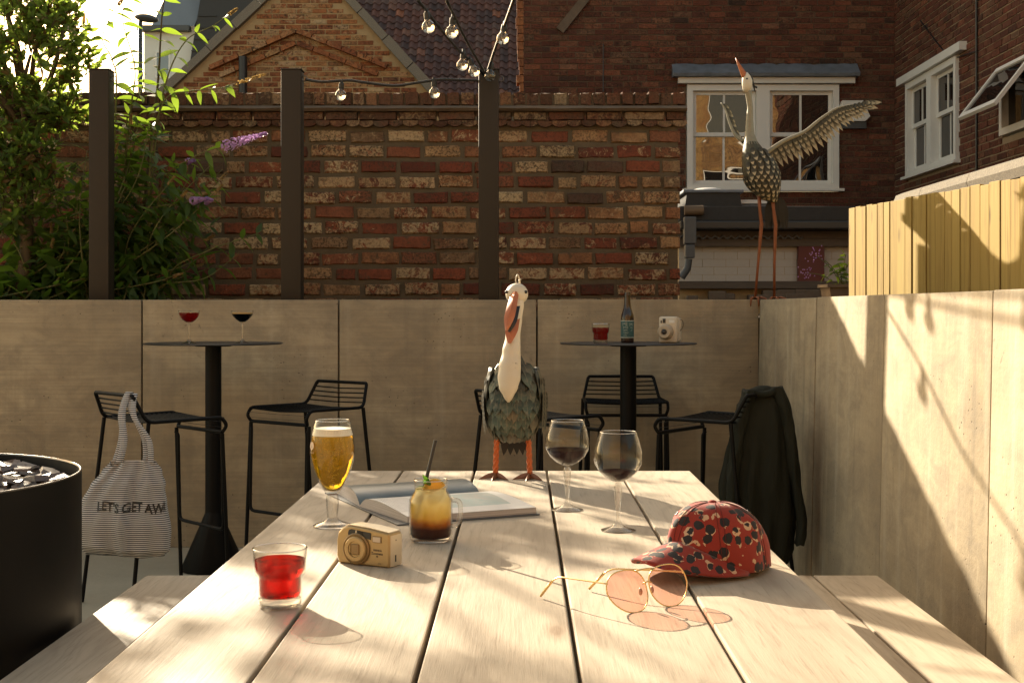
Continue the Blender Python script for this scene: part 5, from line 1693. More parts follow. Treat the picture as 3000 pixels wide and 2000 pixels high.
# ------------------------------------------------------------------ jacket over the right stool
jk = stool_pt(4, 0, -SD - .05, 0) + Vector((-.012, 0, 0))
jt_ = thing('jacket', 'black green jacket draped over the back of a bar stool', 'jacket', (jk.x, jk.y, 0), 0)
t = NT('dark_green_cotton')
M['jacket'] = t.done(t.pbr(t.mix(t.noise(t.coords((6, 6, 3), 'obj'), 1, 4), (.012, .013, .009), (.034, .035, .024)), .8, normal=t.bump(t.noise(t.coords((14, 14, 3), 'obj'), 1.0, 4, .5, 1.2), .8, .02), spec=.2))
jrows = [(.20, .085, .060, .024), (.235, .104, .070, .014), (.36, .136, .086, -.004), (.50, .140, .088, -.010), (.62, .128, .080, -.004), (.74, .114, .068, .0), (.82, .098, .058, .002), (.858, .074, .046, .004), (.886, .056, .032, .006), (.90, .02, .016, .006)]
rings = []
N_ = 56
dirb = Vector((math.cos(STOOLS[4][2]), math.sin(STOOLS[4][2]), 0))
for i in range(46):
    z = .20 + (.90 - .20) * i / 45
    a_, b_, sx_ = lerp_table(jrows, z)
    ring = []
    for j in range(N_):
        th = 2 * math.pi * j / N_
        fold = 1 + (.10 * math.sin(6 * th + 3 * z) + .08 * math.sin(11 * th - 7 * z + 1) + .045 * math.sin(17 * th + 4 * z)) * min(1, max(0, (.9 - z) / .3))
        x = sx_ + a_ * fold * math.cos(th); y = b_ * fold * math.sin(th)
        dz = .012 * math.sin(5 * th + 1) * (1 - i / 45)
        ring.append((x + .25 * y * 0, y + .0, z + dz))
    rings.append(ring)
obj('jacket_body', MB().loops(rings, True, True), M['jacket'], jt_, True)
def sleeve(pts, rad, flat=.62):
    P = sag_curve(pts, 7); mb = MB(); rings = []
    for i, p in enumerate(P):
        f = i / (len(P) - 1)
        r = rad[0] + (rad[1] - rad[0]) * f
        ring = []
        for j in range(18):
            th = 2 * math.pi * j / 18
            k_ = 1 + .10 * math.sin(5 * th + 20 * f) + .06 * math.sin(3 * th - 31 * f)
            ring.append((p.x + r * k_ * math.cos(th) * flat, p.y + r * k_ * math.sin(th), p.z + .004 * math.sin(3 * th)))
        rings.append(ring)
    return mb.loops(rings)
obj('sleeve', sleeve([(.055, -.02, .895), (.088, -.035, .80), (.108, -.045, .66), (.128, -.05, .50), (.150, -.05, .36), (.142, -.05, .27)], (.045, .030)), M['jacket'], jt_, True)
obj('sleeve', sleeve([(-.05, -.03, .885), (-.088, -.05, .78), (-.112, -.06, .64), (-.128, -.06, .50), (-.120, -.055, .40)], (.045, .034)), M['jacket'], jt_, True)
col_ = MB().tube(sag_curve([(-.075, -.045, .868), (-.045, -.060, .874), (.0, -.058, .868), (.045, -.045, .880), (.060, -.01, .880)], 6), .014, 10)
obj('collar', col_, M['jacket'], jt_, True)
# ------------------------------------------------------------------ metal birds
def feather_mat(name, stops, edge, metal=.45, rough=.42, tip=None, L=.045):
    t = NT(name); r = t.rand()
    c = t.ramp(r, stops)
    tc = t.n('TexCoord').outputs['Object']
    s = t.n('SeparateXYZ', Vector=tc).outputs
    # barbs: fine oblique ribs either side of the quill
    yy = t.math('ABSOLUTE', s[1])
    rib = t.math('SINE', t.math('MULTIPLY', t.math('ADD', s[0], t.math('MULTIPLY', yy, -.8)), 2 * math.pi / (L * .075)))
    n = t.noise(t.coords(), 90, 4)
    c = t.mix(t.ramp(n, [(.5, 0), (.75, .7)]), c, edge)
    c = t.mix(t.ramp(rib, [(.3, 0), (1, .25)]), c, edge)
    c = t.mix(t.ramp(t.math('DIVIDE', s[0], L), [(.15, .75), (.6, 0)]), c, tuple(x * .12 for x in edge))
    c = t.mix(t.ramp(t.math('DIVIDE', yy, L), [(.0, .5), (.03, 0)]), c, edge)
    if tip:
        f = t.ramp(t.math('DIVIDE', s[0], L), [(.60, 0), (.72, 1)])
        c = t.mix(f, c, tip)
    return t.done(t.pbr(c, rough, metal, t.bump(rib, .35, .0012), .5))
M['pel_feather'] = feather_mat('patinated_feather', [(0, (.022, .045, .038)), (.4, (.048, .085, .070)), (.7, (.075, .105, .080)), (1, (.13, .11, .075))], (.26, .21, .14))
M['pel_wing'] = feather_mat('grey_green_wing', [(0, (.05, .062, .052)), (1, (.10, .115, .09))], (.24, .20, .14), L=.16)
M['dark_feather'] = plain('dark_feather_metal', (.022, .020, .017), .5, .3, .3, 60)
t = NT('cream_enamel')
v = t.coords(kind='obj')
n = t.noise(v, 45, 5, .65)
c = t.mix(t.noise(v, 9, 3), (.60, .50, .35), (.74, .66, .53))
c = t.mix(t.ramp(n, [(.68, 0), (.74, .9)]), c, (.10, .06, .03))
M['cream_enamel'] = t.done(t.pbr(c, .42, 0, t.bump(n, .12, .002), .5))
M['beak'] = plain('orange_enamel', (.42, .125, .04), .35, .1, .2, 40)
M['pel_leg'] = plain('orange_rust_leg', (.50, .105, .018), .45, .1, .3, 80)
M['pel_foot'] = plain('bronze_foot', (.28, .12, .06), .4, .4, .3, 60)

pc = on_table(1505, 1402)
pel = thing('pelican_figure', 'painted metal pelican figure with cream neck at the far end of the table', 'bird figure', pc, R(-4))
brow = [(.098, .022, .030, .03), (.115, .046, .055, .022), (.15, .061, .078, .02), (.20, .067, .088, .018), (.25, .061, .080, .012), (.285, .045, .058, .004), (.315, .030, .036, -.006), (.335, .02, .024, -.012)]
def pel_body(z, a):
    rx, ry, cy_ = lerp_table(brow, z)
    return Vector((rx * math.sin(a), cy_ - ry * math.cos(a), z))       # a = 0 front
rings = []
for i in range(25):
    z = .098 + (.335 - .098) * i / 24
    rings.append([tuple(pel_body(z, 2 * math.pi * j / 28)) for j in range(28)])
obj('body', MB().loops(rings), M['pel_wing'], pel, True)
# neck and bib
nrow = [(.212, -.008, -.078, .003, .004), (.225, -.008, -.080, .013, .012), (.25, -.008, -.078, .025, .018), (.275, -.007, -.068, .0305, .024), (.305, -.006, -.056, .0295, .027), (.345, -.003, -.042, .0245, .026), (.385, .0, -.030, .0200, .022), (.43, .005, -.020, .0190, .020), (.47, .008, -.008, .0205, .020), (.50, .008, .0, .016, .016)]
rings = []
for i in range(41):
    z = .212 + (.50 - .212) * i / 40
    cx_, cy_, rx, ry = lerp_table(nrow, z)
    rings.append([(cx_ + rx * math.cos(a), cy_ + ry * math.sin(a) * (1.0 if math.sin(a) > 0 else 1.12 - .12 * abs(math.cos(a))), z) for a in [2 * math.pi * j / 26 for j in range(26)]])
obj('neck', MB().loops(rings), M['cream_enamel'], pel, True)
hd = MB(); hd.ball((.008, .006, .4985), .0305, .034, .0295, 26, 18)
obj('head', hd, M['cream_enamel'], pel, True)
def mandible(p0, p1, w0, wm, w1, th, arch, bow, m, nm, ridge=True):
    mb = MB(); rings = []
    p0, p1 = Vector(p0), Vector(p1)
    n = 14
    for i in range(n + 1):
        f = i / n
        c = p0.lerp(p1, f) + Vector((0, -bow * math.sin(math.pi * f), 0))
        w = (w0 + (wm - w0) * math.sin(math.pi * min(1, f * 1.3) / 2)) if f < .6 else wm + (w1 - wm) * ((f - .6) / .4) ** 1.5
        a = arch * (1 - .7 * f)
        rings.append([(c.x - w, c.y + .001, c.z), (c.x - w * .45, c.y - a * .62, c.z + a * .15), (c.x, c.y - a, c.z + a * .2), (c.x + w * .45, c.y - a * .62, c.z + a * .15), (c.x + w, c.y + .001, c.z), (c.x + w * .5, c.y + th, c.z - .001), (c.x - w * .5, c.y + th, c.z - .001)])
    mb.loops(rings)
    return obj(nm, mb, m, pel, True, 28)
mandible((.006, -.020, .503), (-.012, -.092, .402), .010, .0145, .0035, .004, .013, .010, M['beak'], 'upper_beak')
mandible((.006, -.014, .462), (-.006, -.070, .368), .0165, .0175, .004, .010, .010, .004, M['beak'], 'lower_beak')
mm = mandible((.006, -.014, .478), (-.006, -.070, .398), .0150, .0155, .003, .004, .004, .012, M['black_plastic'], 'mouth')
for sx in (-1, 1):
    ey = MB(); ey.ball((.008 + sx * .026, -.014, .504), .0045, .004, .0045, 10, 8)
    obj('eye', ey, M['black_plastic'], pel, True)
cr_ = MB()
cr_.tube(sag_curve([(.008, .0, .522), (.005, .004, .538), (.010, .008, .551), (.014, .012, .542), (.016, .016, .528)], 6), .0018, 6)
cr_.tube(sag_curve([(.012, .002, .520), (.014, .008, .536), (.019, .012, .538)], 6), .0015, 6)
obj('crest', cr_, M['cream_enamel'], pel, True)
fe_me = leaf_plate(.046, .034, .10, .10, 7).mesh('feather', True); fe_me.materials.append(M['pel_feather'])
rf_ = random.Random(12)
def aim(pos, down, out):
    """matrix with local x along `down` and local z outwards"""
    x = down.normalized(); zax = (out - x * out.dot(x)).normalized(); y = zax.cross(x)
    return Matrix(((x.x, y.x, zax.x, pos.x), (x.y, y.y, zax.y, pos.y), (x.z, y.z, zax.z, pos.z), (0, 0, 0, 1)))
row = 0
for z in (.120, .142, .165, .188, .211, .234, .257, .280, .300):
    nn = 15 if z < .25 else 12
    for j in range(nn):
        a = R(-165 + 330 * (j + (.5 if row % 2 else 0)) / nn)
        p = pel_body(z + .012, a); p2_ = pel_body(z - .012, a)
        rx, ry, cy_ = lerp_table(brow, z)
        out = Vector((p.x / rx ** 2 * rx, (p.y - cy_) / ry ** 2 * ry, .0)).normalized()
        if abs(a) < R(38) and z > .235: continue
        down = (p2_ - p).normalized() + out * .16 + Vector((rf_.uniform(-.10, .10), 0, 0))
        o = link('feather', fe_me, None, pel)
        o.matrix_local = aim(p + out * .004, down, out) @ Matrix.Diagonal((1, 1, 1, 1)) @ Matrix.Scale(rf_.uniform(.88, 1.1), 4)
    row += 1
# wings held a little away from the body
for sx in (-1, 1):
    wg = MB(); rings = []
    for i in range(15):
        f = i / 14
        z = .300 - .165 * f
        w = .046 * math.sin(math.pi * min(.985, f * .80 + .14)) ** .8
        x = sx * (.064 + .020 * math.sin(math.pi * f * .8) - .004 * f)
        yc = .012 + .022 * f
        rings.append([(x + sx * .004 * math.cos(b) + sx * .012 * (1 - math.cos(b)) * .0 - sx * .010 * abs(math.sin(b)) ** 2, yc + w * math.sin(b), z) for b in [2 * math.pi * j / 16 for j in range(16)]])
    wo_ = obj('wing', MB().loops(rings), M['pel_wing'], pel, True)
    wf_me = leaf_plate(.085, .024, .10, .05, 7).mesh('feather', True); wf_me.materials.append(M['pel_wing'])
    for r_ in range(3):
        for j in range(5):
            f = .10 + .24 * r_
            yo = -.034 + .019 * j
            pos = Vector((sx * (.073 + .020 * math.sin(math.pi * f) - .004 * r_ - .008 * (yo / .04) ** 2), .014 + .02 * f + yo * (1 if r_ else .75), .292 - .155 * f))
            o = link('feather', wf_me, None, wo_)
            o.matrix_local = aim(pos, Vector((sx * .02, .10 + .1 * (j - 2) * .3, -1)), Vector((sx, -.25, .05)))
# tail
for k_ in range(5):
    tf = leaf_plate(.075, .024, .1, .04, 6).mesh('tail_feather', True); tf.materials.append(M['dark_feather'])
    o = link('tail_feather', tf, None, pel)
    o.matrix_local = aim(Vector((-.022 + .012 * k_, .055 - .012 * abs(k_ - 2), .125)), Vector((-.15 + .08 * k_, .35, -1)), Vector((0, -1, -.2)))
for sx, x in ((-1, -.046), (1, .0395)):
    th = MB(); th.lathe([(.003, .095), (.011, .105), (.020, .14), (.022, .17), (.012, .19)], 14, (x, .01, 0), True, True)
    lg_th = obj('thigh', th, M['pel_wing'], pel, True)
    for k_ in range(6):
        b = R(-90 + 60 * k_)
        o = link('feather', fe_me, None, lg_th)
        o.matrix_local = aim(Vector((x + .017 * math.sin(b), .01 - .017 * math.cos(b), .158)), Vector((-.16 * math.sin(b), .16 * math.cos(b), -1)), Vector((math.sin(b), -math.cos(b), 0))) @ Matrix.Scale(1.25, 4)
    lg = MB(); rings = []
    for i in range(30):
        f = i / 29
        rings.append([(x + .004 * sx * (1 - f) + (.0066 + .0016 * math.cos(4 * (a - 9 * f))) * math.cos(a), .006 + (.0066 + .0016 * math.cos(4 * (a - 9 * f))) * math.sin(a), .012 + .098 * f) for a in [2 * math.pi * j / 20 for j in range(20)]])
    obj('leg', MB().loops(rings), M['pel_leg'], pel, True)
    ft = MB()
    for ta, ln in ((-62, .050), (-8, .046), (48, .048), (178, .020)):
        d = Vector((math.sin(R(ta)), -math.cos(R(ta)), 0)); sd = Vector((d.y, -d.x, 0))
        base = Vector((x + .003 * sx, .005, 0)); rings = []
        for i in range(9):
            f = i / 8
            c = base + d * ln * f; hh = .016 * (1 - f) ** 1.1 + .0045 * math.sin(math.pi * f) + .0015; w = .0062 * (1 - f * .55)
            if f > .9: w *= .5
            rings.append([tuple(c + sd * w + Vector((0, 0, hh * .35))), tuple(c + Vector((0, 0, hh))), tuple(c - sd * w + Vector((0, 0, hh * .35))), tuple(c - sd * w * .8 + Vector((0, 0, max(.0004, hh * .1)))), tuple(c + sd * w * .8 + Vector((0, 0, max(.0004, hh * .1))))])
        ft.loops(rings)
    obj('foot', ft, M['pel_foot'], pel, True, 40)

# tall heron on the wall corner
HYc = 6.72
hs = HYc / FPX
her = thing('heron_figure', 'tall metal heron figure with raised beak and spread wing on the wall corner', 'bird figure', ((2240 - CX) * hs, HYc, WALL_TOP))
def hp(px, py, y=0.0): return Vector(((px - 2240) * hs, y, (876 - py) * hs))
M['her_body'] = plain('weathered_bronze_green', (.085, .075, .045), .55, .35, .4, 50)
M['her_neck'] = plain('grey_cream_enamel', (.27, .235, .16), .5, .2, .35, 60)
M['her_feather'] = feather_mat('spotted_feather', [(0, (.050, .048, .034)), (1, (.085, .075, .05))], (.14, .11, .065), .3, .5, (.50, .40, .25), .05)
M['her_wing'] = feather_mat('bronze_wing_feather', [(0, (.075, .065, .040)), (.6, (.125, .105, .062)), (1, (.17, .14, .085))], (.055, .047, .03), .35, .5, (.36, .29, .18), .10)
hrow = [((2262, 592), .018, .018), ((2250, 575), .045, .05), ((2239, 550), .075, .075), ((2231, 520), .090, .09), ((2227, 495), .090, .092), ((2219, 468), .078, .085), ((2207, 440), .055, .066), ((2200, 415), .034, .043), ((2196, 390), .0235, .026), ((2196, 350), .0185, .018), ((2198, 315), .0145, .0145), ((2194, 285), .0155, .015), ((2191, 265), .019, .018)]
HR = [hp(*c) for c, _, _ in hrow]
def her_ring(i_f):
    i = min(int(i_f), len(hrow) - 2); f = i_f - i
    c = HR[i].lerp(HR[i + 1], f)
    a = hrow[i][1] + (hrow[i + 1][1] - hrow[i][1]) * f; b = hrow[i][2] + (hrow[i + 1][2] - hrow[i][2]) * f
    return c, a, b
rings = []
for k_ in range(0, 35):
    c, a, b = her_ring(k_ * 7 / 34)
    rings.append([(c.x + a * math.cos(q_), c.y + b * math.sin(q_), c.z) for q_ in [2 * math.pi * j / 22 for j in range(22)]])
obj('body', MB().loops(rings), M['her_body'], her, True)
rings = []
for k_ in range(0, 30):
    c, a, b = her_ring(6.6 + k_ * 5.4 / 29)
    rings.append([(c.x + a * math.cos(q_), c.y + b * math.sin(q_), c.z) for q_ in [2 * math.pi * j / 18 for j in range(18)]])
obj('neck', MB().loops(rings), M['her_neck'], her, True)
hd = MB(); rings = []
for (px, py), r_ in (((2191, 268), .017), ((2190, 255), .025), ((2189, 240), .0275), ((2186, 226), .021), ((2182, 216), .012)):
    c = hp(px, py); rings.append([(c.x + r_ * math.cos(q_), c.y + r_ * 1.0 * math.sin(q_), c.z + .010 * math.cos(q_)) for q_ in [2 * math.pi * j / 16 for j in range(16)]])
obj('head', hd.loops(rings), M['cream_enamel'], her, True)
obj('beak', MB().tube([hp(2187, 232), hp(2180, 218), hp(2166, 192), hp(2155, 168)], [.019, .0155, .0085, .0015], 10), M['beak'], her, True)
cs_ = MB().tube(sag_curve([hp(2183, 214), hp(2196, 217), hp(2204, 232), hp(2208, 250), hp(2218, 256)], 6), .005, 8)
cs_.tube(sag_curve([hp(2204, 232), hp(2208, 252), hp(2212, 268)], 6), .004, 8)
obj('crest', cs_, M['dark_feather'], her, True)
ey = MB(); ey.ball(tuple(hp(2186, 232, -.024)), .005, .004, .005, 10, 8)
obj('eye', ey, M['black_plastic'], her, True)
hf_me = leaf_plate(.050, .030, .12, .08, 6).mesh('feather', True); hf_me.materials.append(M['her_feather'])
for k_ in range(11):
    i_f = 1.2 + k_ * .5
    c, a, b = her_ring(i_f); c2, a2, b2 = her_ring(max(0, i_f - .5))
    nn = max(8, int(2 * math.pi * a / .030))
    for j in range(nn):
        q_ = 2 * math.pi * (j + (.5 if k_ % 2 else 0)) / nn
        p = c + Vector((a * math.cos(q_), b * math.sin(q_), 0)); p2_ = c2 + Vector((a2 * math.cos(q_), b2 * math.sin(q_), 0))
        if math.cos(q_) < -.8 and k_ > 4: continue
        out = Vector((math.cos(q_), math.sin(q_), .1))
        o = link('feather', hf_me, None, her)
        o.matrix_local = aim(p + out * .004, (p2_ - p).normalized() + out * .15, out) @ Matrix.Scale(rf_.uniform(.8, 1.05), 4)
# spread wing
sp_ = sag_curve([hp(2246, 447, .03), hp(2300, 410, .05), hp(2362, 382, .06), hp(2412, 343, .07), hp(2460, 311, .08), hp(2502, 300, .09), hp(2549, 291, .10)], 8)
wing = obj('wing', MB().tube(sp_, [.013 - .010 * i / (len(sp_) - 1) for i in range(len(sp_))], 8), M['her_neck'], her, True)
wm_me = leaf_plate(.10, .030, .10, .06, 7).mesh('feather', True); wm_me.materials.append(M['her_wing'])
nS = len(sp_) - 1
for rowk, (Lmul, y_) in enumerate(((1.0, .012), (.66, .004), (.36, -.004))):
    for j in range(26):
        f = j / 25 * .97 + .01
        p = sp_[min(int(f * nS), nS - 1)].lerp(sp_[min(int(f * nS) + 1, nS)], f * nS - int(f * nS))
        L_ = lerp_table([(0, .105), (.25, .125), (.5, .125), (.75, .11), (.9, .10), (1.0, .10)], f)[0] * Lmul
        ang_ = lerp_table([(0, -62), (.3, -58), (.6, -48), (.8, -34), (.93, -14), (1.0, 5)], f)[0] + rf_.uniform(-3, 3)
        d = Vector((math.cos(R(ang_)), 0, math.sin(R(ang_))))
        o = link('feather', wm_me, None, wing)
        o.matrix_local = aim(p + Vector((0, y_, 0)), d, Vector((0, -1, .15))) @ Matrix.Diagonal((L_ / .10, 1.0 if Lmul > .9 else .9, 1, 1))
# far wing, seen edge on
sp2_ = sag_curve([hp(2182, 410, .05), hp(2160, 385, .08), hp(2146, 345, .11), hp(2138, 312, .13), hp(2126, 287, .15)], 6)
wing2 = obj('wing', MB().tube(sp2_, [.011 - .008 * i / (len(sp2_) - 1) for i in range(len(sp2_))], 8), M['her_neck'], her, True)
for rowk in range(2):
    for j in range(10):
        f = j / 9 * .93
        i0 = int(f * (len(sp2_) - 1)); p = sp2_[i0]
        d = Vector((.75 - .35 * f, .25, -.55 + .45 * f))
        o = link('feather', wm_me, None, wing2)
        o.matrix_local = aim(p + Vector((0, .004 * rowk, 0)), d, Vector((.3, -1, .2))) @ Matrix.Diagonal((.62 - .2 * rowk - .1 * f, .8, 1, 1))
# tail and legs
for k_ in range(6):
    tf = leaf_plate(.17, .045, .1, .03, 7).mesh('tail_feather', True); tf.materials.append(M['dark_feather'])
    o = link('tail_feather', tf, None, her)
    o.matrix_local = aim(hp(2262 + 6 * k_, 575, .03 + .01 * (k_ % 2)), Vector((-.12 + .07 * k_, .08, -1)), Vector((0, -1, 0)))
for pts in (((2224, 560), (2226, 615), (2231, 655), (2222, 760), (2212, 876)), ((2262, 565), (2266, 610), (2272, 658), (2269, 760), (2268, 876))):
    P = [hp(*p) for p in pts]
    obj('leg', MB().tube(P, [.011, .0085, .010, .0068, .0068], 10), M['copper'], her, True)
    ft = MB()
    for dx, dy in ((-.035, -.085), (.0, -.095), (.04, -.08), (.0, .05)):
        e = P[-1]
        m_ = e + Vector((dx * .6, dy * .65, .010)); e2 = e + Vector((dx, dy, .004))
        pts_ = [e + Vector((0, 0, .006)), m_, e2]
        if dy < 0: pts_.append(e2 + Vector((dx * .1, -.006, -.040)))
        ft.tube(pts_, [.007, .0065, .006, .002][:len(pts_)], 7)
    obj('foot', ft, M['copper'], her, True)
# ------------------------------------------------------------------ buddleia behind the wall
rp = random.Random(33)
bud = thing('butterfly_bush', 'tall butterfly bush with long leaves and lilac flower spikes', 'shrub', (-2.25, 7.25, TZ))
B0 = Vector((-2.25, 7.25, TZ))
LEAFV = []
for k_ in range(5):
    me = leaf_plate(1.0, .27 + .03 * k_, .22, .10 + .08 * k_, 8).mesh('leaf', True); me.materials.append(M['leaf']); LEAFV.append(me)
BUDLEAF = 0
mass = MB()
def leaf_basis(pos, d, roll):
    x = d.normalized(); up = Vector((0, 0, 1))
    y = up.cross(x)
    if y.length < 1e-3: y = Vector((0, 1, 0))
    y.normalize(); z = x.cross(y)
    q_ = Quaternion(x, roll)
    y = q_ @ y; z = q_ @ z
    return Matrix(((x.x, y.x, z.x, pos.x), (x.y, y.y, z.y, pos.y), (x.z, y.z, z.z, pos.z), (0, 0, 0, 1)))
simple = leaf_plate(1.0, .28, .2, .15, 3)
def put_leaf(pos, d, L, single=True):
    global BUDLEAF
    m4 = leaf_basis(pos - B0, d, rp.uniform(-.7, .7)) @ Matrix.Scale(L, 4)
    if single and BUDLEAF < 300:
        o = link('leaf', rp.choice(LEAFV), None, bud); o.matrix_local = m4; BUDLEAF += 1
    else:
        mass.join(simple, m4)
florets = []
def flower_spike(p0, p1, r, m, n=150):
    mb = MB()
    for i in range(n):
        f = rp.random() ** .8
        c = p0.lerp(p1, f) - B0
        rr_ = r * (1 - .85 * f) * rp.uniform(.5, 1.05)
        a = rp.uniform(0, 6.28)
        ax1 = (p1 - p0).normalized(); o1 = ax1.orthogonal().normalized(); o2 = ax1.cross(o1)
        nrm = (o1 * math.cos(a) + o2 * math.sin(a) + ax1 * .4).normalized()
        c = c + nrm * rr_
        t1 = nrm.orthogonal().normalized(); t2 = nrm.cross(t1); s = rp.uniform(.005, .0095)
        mb.add([tuple(c + t1 * s), tuple(c + t2 * s + nrm * .001), tuple(c - t1 * s), tuple(c - t2 * s + nrm * .001)], [(0, 1, 2, 3)])
    return obj('flower_spike', mb, m, bud)
def bud_stem(pts, r0, spacing, Lr, flower=None, single=True, start=.25, side=.75):
    P = sag_curve(pts, 10)
    obj('stem', MB().tube([p - B0 for p in P], [r0 * (1 - .75 * i / (len(P) - 1)) for i in range(len(P))], 6), M['stem_green'] if r0 < .008 else M['stem'], bud, True)
    tot = sum((b - a).length for a, b in zip(P, P[1:])); acc = 0; nxt = tot * start; flip = 0
    for a, b in zip(P, P[1:]):
        l = (b - a).length
        while nxt < acc + l:
            p = a.lerp(b, (nxt - acc) / l); t_ = (b - a).normalized()
            s1 = t_.orthogonal().normalized(); s1 = Quaternion(t_, flip * 1.57 + rp.uniform(-.3, .3)) @ s1
            f = nxt / tot
            for sg_ in (1, -1):
                d = s1 * sg_ * side + t_ * rp.uniform(.25, .6) + Vector((0, 0, -rp.uniform(.1, .55)))
                put_leaf(p, d, rp.uniform(*Lr) * (1.0 - .45 * f), single)
            flip += 1; nxt += spacing * rp.uniform(.8, 1.2)
        acc += l
    if flower:
        ft, ln, rr_ = flower
        d = (P[-1] - P[-3]).normalized()
        flower_spike(P[-1], P[-1] + d * ln, rr_, M[ft], 240 if ft == 'flower' else 70)
g0 = lambda x, y: Vector((x, y, TZ))
# stems one can follow in the photograph
bud_stem([g0(-2.15, 7.3), at(430, 520, 7.2), at(462, 250, 7.15), at(470, 120, 7.1), at(478, 20, 7.05), at(500, -70, 7.0)], .009, .075, (0.149, 0.230), None, True, .45)
bud_stem([g0(-2.1, 7.25), at(455, 420, 7.1), at(490, 230, 7.0), at(545, 120, 6.95), at(620, 78, 6.9), at(668, 45, 6.9)], .006, .085, (0.108, 0.176), ('flower_dry', .06, .010), True, .55)
bud_stem([g0(-2.05, 7.2), at(440, 480, 7.1), at(480, 300, 7.0), at(550, 268, 6.95), at(630, 262, 6.9), at(690, 245, 6.88)], .006, .075, (0.121, 0.189), ('flower_dry', .17, .012), True, .5)
bud_stem([g0(-2.1, 7.3), at(470, 560, 7.15), at(560, 465, 6.98), at(645, 432, 6.93)], .006, .07, (0.135, 0.203), ('flower', .27, .042), True, .35)
bud_stem([g0(-2.0, 7.3), at(440, 640, 7.1), at(520, 600, 7.05), at(560, 590, 7.0)], .006, .07, (0.135, 0.216), ('flower', .11, .028), True, .3)
bud_stem([g0(-2.0, 7.3), at(480, 660, 7.1), at(580, 596, 7.05), at(605, 588, 7.0)], .005, .07, (0.135, 0.203), ('flower', .07, .024), True, .3)
bud_stem([g0(-2.1, 7.25), at(480, 520, 7.1), at(530, 480, 7.0), at(545, 474, 7.0)], .005, .07, (0.121, 0.189), ('flower', .05, .022), True, .3)
bud_stem([g0(-1.9, 7.3), at(500, 800, 7.1), at(620, 730, 7.05), at(740, 690, 7.0), at(790, 660, 7.0)], .005, .08, (0.108, 0.176), None, True, .25)
bud_stem([g0(-1.95, 7.2), at(470, 840, 7.05), at(600, 815, 7.0), at(700, 740, 6.97)], .005, .08, (0.108, 0.176), None, True, .3)
bud_stem([g0(-2.2, 7.3), at(370, 420, 7.15), at(380, 330, 7.1), at(420, 250, 7.05), at(405, 160, 7.0)], .006, .06, (0.121, 0.189), None, True, .4)
bud_stem([g0(-2.3, 7.25), at(340, 300, 7.1), at(330, 180, 7.05), at(300, 110, 7.0), at(345, 20, 7.0)], .006, .08, (0.135, 0.216), ('flower_dry', .10, .012), True, .5)
bud_stem([g0(-2.3, 7.3), at(380, 350, 7.1), at(395, 200, 7.0), at(360, 60, 7.0), at(380, -60, 7.0)], .006, .08, (0.135, 0.216), None, True, .5)
# random ones filling the dark lower left
for k_ in range(74):
    x0 = rp.uniform(-3.4, -1.95); y0 = rp.uniform(7.0, 7.45)
    ex = rp.uniform(-40, 660) if k_ > 28 else rp.uniform(100, 560); ey_ = rp.uniform(330, 830) + max(0, ex - 420) * .6
    mid = at(ex * .6 + 80, (ey_ + 870) / 2, rp.uniform(7.0, 7.3))
    e = at(ex, ey_, rp.uniform(6.95, 7.35))
    bud_stem([g0(x0, y0), mid, e], .006, .070, (0.149, 0.257), ('flower_dry', .06, .01) if rp.random() < .2 else None, k_ < 12, .15)
tag(obj('foliage', mass, M['leaf'], bud, True), kind='stuff')

